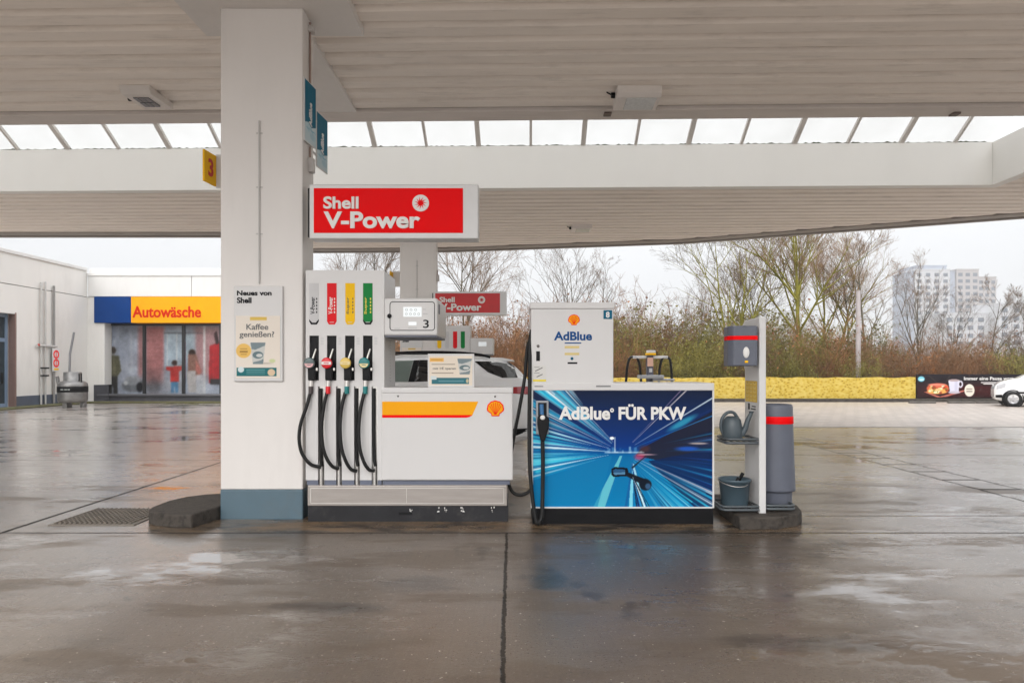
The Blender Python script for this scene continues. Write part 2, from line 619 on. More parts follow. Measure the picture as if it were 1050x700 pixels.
    bar = mth('MULTIPLY', rng(wv, .02, .06, 1, 0), mth('MULTIPLY', mth('GREATER_THAN', sp.outputs['X'], 5.62), mth('LESS_THAN', sp.outputs['X'], 6.12)))
    bar = mth('MULTIPLY', bar, mth('MULTIPLY', mth('GREATER_THAN', sp.outputs['Y'], 7.2), mth('LESS_THAN', sp.outputs['Y'], 14)))
    jm = mth('MAXIMUM', jm, bar)
    col = mix(jm, col, (.016, .014, .012))
    L.new(mth('MULTIPLY', mth('SUBTRACT', 1, jm), .5), b.inputs['Specular IOR Level'])
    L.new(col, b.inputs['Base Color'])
    rough = mth('ADD', rough, mth('MULTIPLY', jm, .1))
    L.new(rough, b.inputs['Roughness'])
    b.inputs['IOR'].default_value = 1.42
    # a thin water film: coat where the concrete is wet
    cw = mth('MULTIPLY', mth('SUBTRACT', 1, mth('MULTIPLY', shelter, mth('SUBTRACT', .62, mth('MULTIPLY', pud, .6)))), mth('ADD', .22, mth('ADD', mth('MULTIPLY', wet, .60), mth('MULTIPLY', pud, .18))), mth('SUBTRACT', 1, jm))
    cw = mth('MULTIPLY', cw, mth('SUBTRACT', 1, jm))
    L.new(cw, b.inputs['Coat Weight'])
    L.new(mth('SUBTRACT', mth('ADD', .17, mth('MULTIPLY', fine, .10)), mth('ADD', mth('MULTIPLY', pud, .14), mth('MULTIPLY', wet, .05))), b.inputs['Coat Roughness'])
    b.inputs['Coat IOR'].default_value = 1.46
    # height
    h = mth('ADD', mth('MULTIPLY', fine, .35), mth('MULTIPLY', grain, .25))
    h = mth('ADD', h, mth('MULTIPLY', brush, .25))
    h = mth('MULTIPLY', h, mth('SUBTRACT', 1, mth('MULTIPLY', pud, .93)))
    h = mth('ADD', h, mth('MULTIPLY', mid, 1.2))
    h = mth('SUBTRACT', h, mth('MULTIPLY', jm, 2.0))
    bp = N.new('ShaderNodeBump')
    bp.inputs['Strength'].default_value = .45
    bp.inputs['Distance'].default_value = .006
    L.new(h, bp.inputs['Height'])
    L.new(bp.outputs[0], b.inputs['Normal'])
    hb = N.new('ShaderNodeBump')
    hb.inputs['Strength'].default_value = .20
    hb.inputs['Distance'].default_value = .006
    L.new(h, hb.inputs['Height'])
    L.new(hb.outputs[0], b.inputs['Coat Normal'])
    return m

g = MB()
g.add([(-700, -60, 0), (700, -60, 0), (700, 1100, 0), (-700, 1100, 0)], [(0, 1, 2, 3)])
g.build('ground', ground_material(), kind='structure')

def paver_material():
    m = mat('concrete_pavers', (.30, .26, .23), .42, var=.12, scale=4, bump=.2, bscale=60)
    t = m.node_tree
    b = t.nodes['Principled BSDF']
    tx = t.nodes.new('ShaderNodeTexCoord')
    br = t.nodes.new('ShaderNodeTexBrick')
    br.inputs['Color1'].default_value = (.40, .345, .30, 1)
    br.inputs['Color2'].default_value = (.32, .275, .24, 1)
    br.inputs['Mortar'].default_value = (.17, .145, .12, 1)
    br.inputs['Scale'].default_value = 1
    br.inputs['Brick Width'].default_value = .4
    br.inputs['Row Height'].default_value = .4
    br.inputs['Mortar Size'].default_value = .015
    t.links.new(tx.outputs['Object'], br.inputs['Vector'])
    t.links.new(br.outputs[0], b.inputs['Base Color'])
    return m

g = MB()
g.add([(2, 16.98, .004), (60, 16.98, .004), (60, 29.75, .004), (2, 29.75, .004)], [(0, 1, 2, 3)])
g.build('parking_pavement', paver_material(), kind='structure')
EARTH = mat('wet_earth', (.045, .034, .022), .9, var=.4, scale=3, bump=.6, bscale=20)
g = MB()
g.add([(-9, 30.25, .05), (700, 30.25, .05), (700, 1100, .05), (-9, 1100, .05)], [(0, 1, 2, 3)])
g.build('verge', EARTH, kind='structure')
MOSS = mat('mossy_kerb', (.085, .082, .030), .9, var=.35, scale=5, bump=.5, bscale=40, dirt=.5, dirtcol=(.10, .09, .075))
KERB = mat('dark_kerb', (.060, .051, .043), .75, var=.6, scale=14, bump=1.0, bscale=45, dirt=.75, dirtcol=(.010, .008, .007), dscale=14, spec=.3)
KERBL = mat('kerb_concrete', (.10, .09, .08), .7, var=.3, scale=6, bump=.5, bscale=60)
# mossy strip along the wash hall and the side wall
mb = MB()
mb.box(-18.55, -9.3, 28.7, 29.4, .0, .06, .02)
mb.build('mossy_edge_strip', MOSS, kind='structure')
mb = MB()
mb.box(-18.6, -17.75, 20, 28.7, .0, .05, .02)
mb.build('side_edge_strip', MOSS, kind='structure')
# kerb below the banners
mb = MB()
mb.box(-6, 60, 29.75, 30.25, 0, .14, .02)
mb.build('boundary_kerb', KERB, kind='structure')

# ------------------------------------------------------------------ the canopy
ANG = rad(-1.4)
def RL(x, y):
    """world plan point -> the canopy's own frame"""
    c, s_ = math.cos(-ANG), math.sin(-ANG)
    return x * c - y * s_, x * s_ + y * c

canopy = thing('canopy', (0, 0, 0), 'white steel canopy with corrugated soffit and a glazed rooflight strip', 'canopy')
canopy.rotation_euler = (0, 0, ANG)
ZS = 5.0
PITCH = .33
def soffit_bm(x0, x1, y0, y1, planes=(), groove=False):
    """trapezoidal sheet: ribs run along x"""
    ys, zs = [], []
    y = y0
    while y < y1:
        for dy, dz in ((0, .052), (.065, 0), (.255, 0), (.262, .03), (.266, .11), (.296, .11), (.299, .052)):
            if y + dy <= y1:
                ys.append(y + dy); zs.append(ZS + dz)
        y += PITCH
    ys.append(y1); zs.append(zs[-1])
    bm = bmesh.new()
    a = [bm.verts.new((x0, y, z)) for y, z in zip(ys, zs)]
    b = [bm.verts.new((x1, y, z)) for y, z in zip(ys, zs)]
    for i in range(len(a) - 1):
        if (i % 7 in (3, 4, 5)) == groove: bm.faces.new((a[i], b[i], b[i + 1], a[i + 1]))
    bmesh.ops.delete(bm, geom=[v for v in bm.verts if not v.link_faces], context='VERTS')
    for co, no in planes:
        bmesh.ops.bisect_plane(bm, geom=list(bm.verts) + list(bm.edges) + list(bm.faces), plane_co=co, plane_no=no, clear_outer=True)
    return bm

YN1 = 9.66          # rooflight opening, near edge
YF0 = 13.32         # far edge
XR = 8.90           # right end of the opening (own frame)
GROOVE = mat('groove_shade', (.13, .105, .088), .8, var=.35, scale=2, stretch=(.5, 3, 1))  # shade of the narrow grooves, painted in as a dark colour
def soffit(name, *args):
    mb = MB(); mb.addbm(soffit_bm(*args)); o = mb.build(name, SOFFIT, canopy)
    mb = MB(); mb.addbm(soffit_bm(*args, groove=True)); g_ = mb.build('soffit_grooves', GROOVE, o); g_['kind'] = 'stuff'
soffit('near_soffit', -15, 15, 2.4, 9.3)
# edge beam of the near half
EDGE = mat('edge_beam_paint', (.66, .60, .56), .5, var=.05, scale=1.5, dirt=.25, dirtcol=(.2, .16, .13), stretch=(.5, 2, 1))
mb = MB(); mb.box(-15, 15, 9.3, YN1, 4.955, 5.8, .012); mb.build('edge_beam', EDGE, canopy)
# far half: left part ends sooner than the right part
e = [RL(*p) for p in ((-15.5, 18.0), (-6.6, 18.0), (-6.6, 20.45), (-1.9, 20.3), (4.75, 18.95), (13.0, 15.2))]
def edge_planes(p, q):
    d = Vector((q[0] - p[0], q[1] - p[1], 0)).normalized()
    return ((p[0], p[1], ZS), (-d.y, d.x, 0))
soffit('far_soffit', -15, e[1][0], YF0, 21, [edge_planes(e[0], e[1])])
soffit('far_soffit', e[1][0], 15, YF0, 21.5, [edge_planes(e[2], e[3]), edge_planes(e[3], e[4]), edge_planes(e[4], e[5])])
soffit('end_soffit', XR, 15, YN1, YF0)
# upstand faces round the opening
FASC = mat('fascia_white', (.84, .825, .79), .5, var=.03, scale=1.2, dirt=.10, dirtcol=(.4, .36, .25), stretch=(1, 1, .3))
mb = MB(); mb.box(-15, XR, YF0, YF0 + .2, 4.97, 5.80, .01); mb.build('upstand', FASC, canopy)
mb = MB(); mb.box(XR, XR + .2, YN1 + .003, YF0 + .2, 4.972, 5.80, .01); mb.build('upstand', FASC, canopy)
MOSSL = mat('moss_line', (.05, .06, .02), .9, var=.5, scale=20)
rm = random.Random(4)
mb = MB()
pts = [(-11 + i * .05, 5.801 + max(.0, rm.gauss(.006, .008))) for i in range(int((XR + 10.9) / .05))]
mb.prism([(-11, 5.795)] + pts + [(XR - .1, 5.795)], (0, YF0 + .003, 0), (1, 0, 0), (0, 0, 1), (0, 1, 0), .03)
mb.build('moss', MOSSL, canopy)
# glazed ridge
def glass_sheet_mat():
    m = bpy.data.materials.new('milky_polycarbonate')
    m.use_nodes = True
    t = m.node_tree
    t.nodes.remove(t.nodes['Principled BSDF'])
    n = t.nodes.new('ShaderNodeTexNoise'); n.inputs['Scale'].default_value = 1.3; n.inputs['Detail'].default_value = 6
    tx = t.nodes.new('ShaderNodeTexCoord'); t.links.new(tx.outputs['Object'], n.inputs['Vector'])
    r = t.nodes.new('ShaderNodeMixRGB'); r.inputs[1].default_value = (.52, .515, .495, 1); r.inputs[2].default_value = (.66, .66, .65, 1)
    t.links.new(n.outputs['Fac'], r.inputs[0])
    tr = t.nodes.new('ShaderNodeBsdfTranslucent'); df = t.nodes.new('ShaderNodeBsdfDiffuse')
    t.links.new(r.outputs[0], tr.inputs[0]); t.links.new(r.outputs[0], df.inputs[0])
    mx = t.nodes.new('ShaderNodeMixShader'); mx.inputs[0].default_value = .22
    t.links.new(tr.outputs[0], mx.inputs[1]); t.links.new(df.outputs[0], mx.inputs[2])
    t.links.new(mx.outputs[0], t.nodes['Material Output'].inputs[0])
    return m
RID = (YN1 + YF0) / 2 + .1
ZR = 5.82 + .6 * (YF0 + .1 - RID)
mb = MB()
mb.add([(-15, YF0 + .14, 5.80), (XR + .1, YF0 + .14, 5.80), (XR + .1, RID, ZR), (-15, RID, ZR)], [(0, 1, 2, 3)])
mb.build('glazing', glass_sheet_mat(), canopy)
mb = MB()
mb.add([(-15, YN1 - .1, 5.80), (XR + .1, YN1 - .1, 5.80), (XR + .1, RID, ZR), (-15, RID, ZR)], [(0, 1, 2, 3)])
mb.build('glazing', bpy.data.materials['milky_polycarbonate'], canopy)
RIBM = mat('glazing_bar', (.62, .58, .54), .5, var=.08)
for k in range(-10, 10):
    hw = .045 if k % 2 else .025
    xc = .04 + k * 1.02 - .024 * 0
    if xc > XR - .1 or xc < -10.6: continue
    mb = MB()
    mb.add([(xc + a, y + dy, z + dz) for (y, z, dy, dz) in ((YF0 + .10, 5.80, 0, -.005), (RID, ZR, 0, -.005), (RID, ZR, 0, -.08), (YF0 + .10, 5.80, -.02, -.06)) for a in (-hw, hw)],
           [(0, 1, 3, 2), (2, 3, 5, 4), (4, 5, 7, 6), (6, 7, 1, 0), (0, 2, 4, 6), (1, 3, 5, 7)])
    mb.build('glazing_bar', RIBM, canopy)
# gutter fascia along the far edge
GUT = mat('gutter_grey', (.30, .27, .245), .5, var=.12, scale=2, dirt=.4, stretch=(.4, .4, 2))
def fascia(p, q, nm='gutter'):
    d = Vector((q[0] - p[0], q[1] - p[1], 0)); L_ = d.length; d.normalize()
    n = Vector((-d.y, d.x, 0))
    mb = MB()
    prof = [(-.28, 4.975), (-.02, 4.955), (.0, 5.02), (.02, 5.02), (.03, 4.93), (.16, 4.93), (.16, 5.35), (-.28, 5.35)]
    mb.prism(prof, (p[0], p[1], 0), n, (0, 0, 1), d, L_)
    mb.build(nm, GUT, canopy)
for i in (0, 2, 3, 4): fascia(e[i], e[i + 1])
# roof decks keep the light out
ROOF = mat('roof_deck', (.25, .24, .23), .8)
mb = MB(); mb.box(-15, 15, 2.3, YN1 - .15, 5.45, 5.6); mb.build('roof_deck', ROOF, canopy)
mb = MB(); mb.prism([(-15, YF0 + .21), (15, YF0 + .21), e[5], e[4], e[3], e[2], (e[2][0] + .0, e[1][1]), e[1], e[0]], (0, 0, 5.36), (1, 0, 0), (0, 1, 0), (0, 0, 1), .12)
mb.build('roof_deck', ROOF, canopy)
mb = MB(); mb.box(XR + .21, 15, YN1 - .14, YF0 + .2, 5.45, 5.6); mb.build('roof_deck', ROOF, canopy)
mb = MB(); mb.box(-15, 15, 2.28, 2.4, 4.95, 5.7); mb.build('front_fascia', FASC, canopy)
# column head plate and the flat beam behind it
mb = MB()
hx = [RL(-3.2, 3.4), RL(-1.55, 3.4), RL(-1.55, 7.16), RL(-3.2, 7.16)]
mb.prism(hx, (0, 0, 4.93), (1, 0, 0), (0, 1, 0), (0, 0, 1), .1, .008)
mb.build('column_head', WHITE, canopy)
hx = [RL(-2.80, 7.17), RL(-2.13, 7.17), RL(-2.13, 9.35), RL(-2.80, 9.35)]
mb = MB(); mb.prism(hx, (0, 0, 4.962), (1, 0, 0), (0, 1, 0), (0, 0, 1), .1, .006)
mb.build('flat_beam', WHITE, canopy)
# stained brackets on the edge
BRK = mat('rusty_bracket', (.16, .12, .10), .6, var=.3, scale=20)
for (px_, py_) in ((623, 116), (979, 113)):
    D = 9.38
    q = RL(PX(px_, D), D)
    mb = MB(); mb.box(q[0] - .05, q[0] + .05, q[1] - .06, q[1] + .06, 4.93, 4.956, .004); mb.build('bracket', BRK, canopy)

# ------------------------------------------------------------------ columns
def column(x0, y0, label, ztop=4.93, conduit=True, dx=.795, dy=.36):
    t = thing('support_column', (x0 + dx / 2, y0 + dy / 2, 0), label, 'column', 'columns carrying the canopy')
    mb = MB(); mb.box(x0, x0 + dx, y0, y0 + dy, .285, ztop, .012, 3); mb.build('shaft', WHITE, t)
    mb = MB(); mb.box(x0 - .002, x0 + dx + .002, y0 - .002, y0 + dy + .002, -.01, .285, .012, 3); mb.build('painted_base', BLUEGREY, t)
    GREYC = mat('grey_conduit', (.52, .50, .48), .5, var=.05)
    mb = MB()
    cx = x0 + .377
    mb.box(cx - .008, cx + .008, y0 - .016, y0 + .002, 2.27, 3.84, .003)
    mb.build('conduit', GREYC, t)
    for z in (3.72, 3.2, 2.75):
        mb = MB(); mb.box(cx - .03, cx + .03, y0 - .006, y0 + .001, z - .006, z + .006); mb.build('conduit_clip', GREYC, t)
    # side conduit and junction boxes
    xs = x0 + dx
    mb = MB(); mb.tube([(xs + .012, y0 + .2, z) for z in (4.28, ztop - .04)], .011, 8); mb.tube([(xs + .012, y0 + .2, z) for z in (3.5, 3.655)], .011, 8); mb.build('side_conduit', mat('conduit_brown', (.35, .25, .21), .5), t)
    for z, h in ((4.82, .03), (3.47, .07)):
        mb = MB(); mb.box(xs - .002, xs + .05, y0 + .16, y0 + .25, z - h, z + h, .006); mb.build('junction_box', mat('box_grey', (.55, .52, .5), .5), t)
    return t

CX, CY = -2.815, 6.59
column(CX, CY, 'large white column with blue-grey base beside the fuel pump')
column(-2.47, 15.04, 'white column farther back, behind the silver car')

# ------------------------------------------------------------------ island kerbs
def kerb(name, pts, h, label, m):
    mb = MB()
    mb.prism(pts, (0, 0, -.01), (1, 0, 0), (0, 1, 0), (0, 0, 1), h + .01, .018)
    return one(name, m, label, 'kerb', mb)
kerb('island_kerb', [(-2.83, 6.56), (-2.92, 6.22), (-3.12, 6.24), (-3.30, 6.32), (-3.42, 6.42), (-3.475, 6.6), (-3.47, 6.9), (-3.40, 7.1), (-3.25, 7.25), (-3.0, 7.32), (-2.83, 7.33)], .122,
     'dark concrete island kerb nose left of the large column', KERB)
kerb('island_kerb', [(2.05, 6.15), (2.40, 6.17), (2.64, 6.30), (2.74, 6.45), (2.80, 6.7), (2.80, 7.0), (2.68, 7.2), (2.4, 7.3), (2.08, 7.3)], .115,
     'dark concrete island kerb nose under the bin and bucket stand', KERB)

# drain grate in the left lane
GRATE = mat('cast_grate', (.17, .145, .12), .5, var=.2, scale=6)
gr = thing('drain_grate', (-3.6, 6.6, 0), 'ribbed metal drain grate set in the concrete left of the kerb', 'drain grate')
mb = MB()
mb.box(-4.3, -3.5, 6.32, 7.06, -.01, .008, .003)
mb.build('plate', GRATE, gr)
mb = MB()
for k in range(16):
    for j in range(12):
        x, y = -4.27 + k * .0465, 6.36 + j * .0575
        mb.box(x, x + .020, y, y + .04, .004, .020)
mb.build('ribs', GRATE, gr)['kind'] = 'stuff'

# ------------------------------------------------------------------ ceiling lamps
LENS = mat('lamp_lens', (.62, .63, .62), .25, var=.1, scale=30)
STAIN = mat('lamp_stain', (.05, .04, .032), .9, var=.4, scale=10)
def ceiling_lamp(x, y, wx, wy, h, label, tilt=True, grid=False):
    t = thing('ceiling_lamp', (x, y, ZS), label, 'ceiling lamp', 'lamps under the canopy')
    mb = MB()
    prof = [(-wy / 2, ZS + .002), (wy / 2, ZS + .002), (wy / 2, ZS - h * (1.0 if tilt else .8)), (-wy / 2 + wy * .1, ZS - h * (.80 if tilt else 1)), (-wy / 2, ZS - h * .55)]
    mb.prism(prof, (x - wx / 2, 0, 0), (0, 1, 0), (0, 0, 1), (1, 0, 0), wx, .01)
    for v_ in range(len(mb.v)): mb.v[v_] = (mb.v[v_][0], mb.v[v_][1] + y, mb.v[v_][2])
    mb.build('housing', mat('lamp_housing', (.74, .69, .65), .45, var=.04), t)
    mb = MB()
    z = ZS - h - .004
    if grid:
        for i in range(3):
            for j in range(2):
                mb.box(x - wx * .26 + i * wx * .18, x - wx * .26 + i * wx * .18 + wx * .15, y - wy * .25 + j * wy * .26, y - wy * .25 + j * wy * .26 + wy * .22, z - .004, z + .03)
        mb.build('led_grid', mat('led_grid', (.14, .14, .15), .3), t)
    else:
        mb.prism([(-wy * .36, ZS - h * .815 - .006), (wy * .42, ZS - h * .985 - .006), (wy * .42, ZS - h * .9), (-wy * .36, ZS - h * .7)], (x - wx * .27, y, 0), (0, 1, 0), (0, 0, 1), (1, 0, 0), wx * .68, .003)
        mb.build('lens', LENS, t)
    mb = MB(); mb.tube([(x - wx / 2 - .05, y, ZS - .05), (x - wx / 2 + .01, y, ZS - .05)], .035, 10); mb.build('cable_gland', BLACKP, t)
    mb = MB(); mb.tube([(x - wx / 2 - .05, y, ZS - .04), (x - wx / 2 - .09, y + .02, ZS - .01), (x - wx / 2 - .13, y + .02, ZS + .03)], .010, 6); mb.build('cable', BLACKP, t)
    return t
D = 8.75
ceiling_lamp(PX(653, D), D, .56, .40, .17, 'wedge-shaped floodlight under the canopy at right above the dispensers')
D = 8.85
ceiling_lamp(PX(151, D), D, .38, .62, .10, 'flat lamp with gridded face under the canopy left of the column', tilt=False, grid=True)
D = 17.0
ceiling_lamp(PX(596, D), D, .5, .42, .12, 'small distant lamp under the far half of the canopy')

# ------------------------------------------------------------------ number sign, blue flag signs, price/fuel light boxes
FX, FZ = (1, 0, 0), (0, 0, 1)
def number_sign(x, y, label, digit=None):
    t = thing('number_sign', (x, y, 3.25), label, 'number sign')
    D0 = y + .21
    mb = MB(); mb.prism([(0, 0), (.23, 0), (.23, .315), (0, .315)], (x - .245, y + .2, 3.32), (.09, .9959, 0), FZ, (.9959, -.09, 0), -.02, .004)
    mb.build('yellow_plate', YEL, t)
    mb = MB(); mb.prism([(0, 0), (.235, 0), (.235, .345), (0, .345)], (x - .23, y + .425, 3.305), (1, 0, 0), FZ, (0, 1, 0), .02, .004)
    mb.build('white_plate', WFRAME, t)
    if digit:
        text('numeral', digit, (.07, .165, .07, .25), mat('numeral_red', (.6, .02, .01), .4), t, (x - .2425, y + .2, 3.32), (.09, .9959, 0), FZ, bold=.03)
    return t
number_sign(CX, CY, 'yellow sign with red number three on left side of the large column', '3')
number_sign(-2.47, 15.04, 'plain yellow sign edge on the column farther back')

def flag_sign(x, y0, wdt, z0, z1, label, arm=None):
    t = thing('flag_sign', (x, y0, z0), label, 'sign', 'blue signs on the column')
    h = z1 - z0
    FD, FN = (.10, .995, 0), (.995, -.10, 0)
    mb = MB(); mb.prism([(0, 0), (wdt, 0), (wdt, h), (0, h)], (x, y0, z0), FD, FZ, FN, .012, .003)
    mb.build('plate', WFRAME, t)
    cv = Canvas(50, 100, (14, 104, 132))
    cv.poly([(0, .70), (.3, .67), (.6, .72), (1, .66), (1, 1), (0, 1)], (196, 214, 220))
    for i in range(14):
        rr = random.Random(i)
        cv.line((rr.random(), .68 + .1 * rr.random()), (rr.random(), .74 + .2 * rr.random()), .012, .004, (120, 176, 196), .7, .2)
    cv.ell(.7, .86, .25, .06, (150, 190, 205), .5, .5)
    cv.build('print', PRINT, t, (x + .0135, y0, z0), FD, FZ, rect=(.01, wdt - .01, .01, h - .01))
    text('lettering', 'AdBlue', (h * .30, h * .68, -wdt * .62, -wdt * .36), WHITEL, t, (x + .0142, y0, z0), FZ, tuple(-q for q in FD), bold=.03)
    if arm:
        mb = MB(); mb.tube([(x + .004, y0 + wdt * .5, z0 + h * .8), (x + .004, arm, z0 + h * .8)], .012, 8); mb.tube([(x + .004, y0 + wdt * .5, z0 + h * .2), (x + .004, arm, z0 + h * .2)], .012, 8)
        mb.build('mounting_arm', WFRAME, t)
    return t
t = flag_sign(-2.018, 6.60, .29, 3.66, 4.27, 'teal and white lettered plate flat on right face of the large column')
text('numeral', '8', (.50, .57, -.09, -.03), WHITEL, t, (-2.018 + .0138, 6.60, 3.66), FZ, (0, -1, 0), bold=.03)
flag_sign(-2.145, 7.45, .33, 3.66, 4.27, 'teal and white lettered plate held out behind the large column', arm=6.94)

def star_points(n, r0, r1, twist=0):
    pts = []
    for k in range(n):
        a = 2 * math.pi * k / n
        pts += [(r1 * math.cos(a), r1 * math.sin(a)), (r0 * math.cos(a + math.pi / n + twist), r0 * math.sin(a + math.pi / n + twist))]
    return pts

def light_box(x0, y, z0, label, redm=None):
    """the red fuel sign: 1.62 x .52 m"""
    t = thing('fuel_sign', (x0, y, z0), label, 'sign', 'red fuel signs on the columns')
    W_, H_ = 1.612, .52
    mb = MB(); mb.box(x0, x0 + W_, y, y + .20, z0, z0 + H_, .012, 3); mb.build('casing', WFRAME, t)
    mb = MB(); mb.box(x0 - .022, x0 + .001, y + .03, y + .17, z0 + .02, z0 + H_ - .03, .004); mb.build('mounting_plate', BLACKP, t)
    mb = MB(); mb.box(x0 + .045, x0 + 1.465, y - .006, y + .01, z0 + .055, z0 + H_ - .04, .002); mb.build('red_panel', redm or RED, t)
    O = (x0, y - .006, z0)
    s = 6.5 / 700
    r = lambda a, b, c, d: ((a - 317) * s, (b - 317) * s, (244.5 - d) * s, (244.5 - c) * s)
    text('lettering', 'Shell', r(332, 368, 201.6, 214.2), WHITEL, t, O, bold=.028, depth=.012)
    text('lettering', 'V-Power', r(332.3, 431, 217, 234.2), WHITEL, t, O, bold=.032, depth=.012)
    cx, cz = (431.5 - 317) * s, (244.5 - 208.3) * s
    mb = MB(); mb.lathe([(0.001, -.010), (.078, -.010), (.080, -.008), (.080, 0)], (x0 + cx, y - .006, z0 + cz), 32, 'Y', False)
    em = mb.build('emblem', WHITEL, t)
    mb = MB()
    mb.prism(star_points(11, .024, .062, .25), (x0 + cx, y - .0175, z0 + cz), FX, FZ, (0, 1, 0), .001)
    st = mb.build('sunburst', redm or RED, em)
    return t
light_box(PX(317, 6.5), 6.5, PZ(244.8, 6.5), 'large red fuel sign with white frame fixed to the near column')
light_box(-1.73, 14.98, PZ(323.2, 15), 'smaller looking red fuel sign farther back above the silver car', mat('sign_red_far', (.55, .012, .016), .3))

# ------------------------------------------------------------------ posters on the columns
def cup(cv, cx, cy, h):
    cv.poly([(cx - .17, cy - h / 2), (cx + .17, cy - h / 2), (cx + .115, cy + h / 2), (cx - .115, cy + h / 2)], (196, 196, 192))
    cv.poly([(cx - .17, cy - h / 2), (cx + .17, cy - h / 2), (cx + .155, cy - h * .36), (cx - .06, cy - h * .16), (cx - .14, cy - h * .2)], (122, 136, 140))
    cv.ell(cx, cy + h * .08, .12, h * .17, (104, 122, 126), 1, .1)
    cv.ell(cx + .03, cy + h * .10, .07, h * .08, (206, 206, 202), 1, .15)
    cv.poly([(cx - .12, cy + h * .42), (cx + .05, cy + h * .34), (cx + .128, cy + h * .25), (cx + .115, cy + h / 2), (cx - .115, cy + h / 2)], (122, 136, 140))

def poster_board(x, y, label, zt=2.245):
    """board .47 x .92 m, its left edge at x, on a face at y"""
    t = thing('poster_board', (x, y, zt - .92), label, 'poster', 'coffee posters on the columns')
    s = 6.57 / 700
    W_, H_ = 50 * s, 97.5 * s
    z0 = zt - H_
    mb = MB(); mb.box(x, x + W_, y - .026, y - .001, z0, zt, .006); mb.build('board', WPANEL, t)
    cv = Canvas(96, 140, (226, 216, 204))
    cv.rect(.32, .70, .02, .075, (216, 184, 96))
    cv.ell(.62, .76, .2, .015, (188, 178, 166), .8, .6)
    cup(cv, .50, .60, .34)
    cv.ell(.18, .56, .17, .115, (228, 186, 104), 1, .06)
    cv.rect(.10, .26, .52, .535, (150, 112, 60), .6); cv.rect(.09, .27, .56, .59, (150, 112, 60), .75); cv.rect(.11, .25, .61, .625, (150, 112, 60), .6)
    cv.ell(.82, .72, .07, .03, (196, 206, 150), .8, .4)
    cv.rect(.02, .92, .83, .965, (42, 108, 112))
    cv.ell(.12, .86, .07, .045, (206, 220, 222), 1, .1); cv.ell(.80, .905, .085, .055, (214, 190, 160), 1, .1)
    for yy in (.86, .89, .92): cv.rect(.24, .66, yy, yy + .010, (170, 200, 200), .55)
    cv.build('print', PRINT, t, (x, y - .029, z0), FX, FZ, rect=(2.2 * s, 47.5 * s, 3.2 * s, 67 * s))
    O = (x, y - .0275, z0)
    r = lambda a, b, c, d: ((a - 240) * s, (b - 240) * s, (391.3 - d) * s, (391.3 - c) * s)
    text('lettering', 'Neues von', r(243.3, 278.8, 298.4, 303.6), BLACKL, t, O, bold=.035)
    text('lettering', 'Shell', r(243.3, 258.2, 305.4, 311.4), BLACKL, t, O, bold=.035)
    GT = mat('poster_text', (.13, .13, .13), .5)
    O2 = (x, y - .0295, z0)
    text('lettering', 'Kaffee', r(253, 275.5, 332.6, 338.6), GT, t, O2, bold=.015)
    text('lettering', 'genießen?', r(246, 281.5, 340.2, 347.8), GT, t, O2, bold=.015)
    return t
poster_board(PX(240, 6.57), CY, 'coffee poster board on front of the near column')
poster_board(-2.44, 15.04, 'coffee poster board on the column farther back, partly hidden', 2.2)

# ------------------------------------------------------------------ fuel pumps
def emblem_shell(parent, O, wdt, depth=.004):
    """scallop emblem, yellow with red outline and ribs, centred at O facing -Y"""
    def outline(k):
        pts = []
        n = 7
        for i in range(n * 6 + 1):
            a = math.pi * (1.12 - 1.24 * i / (n * 6))
            bump = 1 + .045 * abs(math.sin(math.pi * i / 6))
            pts.append((k * .5 * bump * math.cos(a), k * (.47 * bump * math.sin(a) + .02)))
        pts += [(k * .26, -k * .30), (k * .23, -k * .44), (-k * .23, -k * .44), (-k * .26, -k * .30)]
        return [(p[0] * wdt, p[1] * wdt) for p in pts]
    mb = MB(); mb.prism(outline(1.0), O, FX, FZ, (0, -1, 0), depth); em = mb.build('emblem', RED, parent)
    O2 = (O[0], O[1] - depth, O[2])
    mb = MB(); mb.prism(outline(.86), O2, FX, FZ, (0, -1, 0), .0015); mb.build('emblem_field', AMBER, em)
    mb = MB()
    for a in (-62, -40, -20, 0, 20, 40, 62):
        aa = rad(90 + a)
        p0 = (O[0] + wdt * .05 * math.cos(aa) , O[1] - depth - .002, O[2] - wdt * .33)
        p1 = (O[0] + wdt * .40 * math.cos(aa), O[1] - depth - .002, O[2] + wdt * .38 * math.sin(aa))
        d = Vector((p1[0] - p0[0], 0, p1[2] - p0[2])); n = Vector((-d.z, 0, d.x)).normalized() * wdt * .022
        mb.add([Vector(p0) - n * .6, Vector(p0) + n * .6, Vector(p1) + n, Vector(p1) - n], [(0, 1, 2, 3)])
    mb.build('emblem_ribs', RED, em)
    return em

LABELS = {'grey': ((.56, .55, .55), BLACKL, 'V-Power'), 'red': ((.70, .015, .02), WHITEL, 'V-Power'),
          'yellow': ((.85, .50, .012), mat('label_text_dark', (.10, .09, .03), .4), 'Super'),
          'green': ((.012, .21, .05), mat('label_text_yellow', (.75, .60, .05), .4), 'Super')}

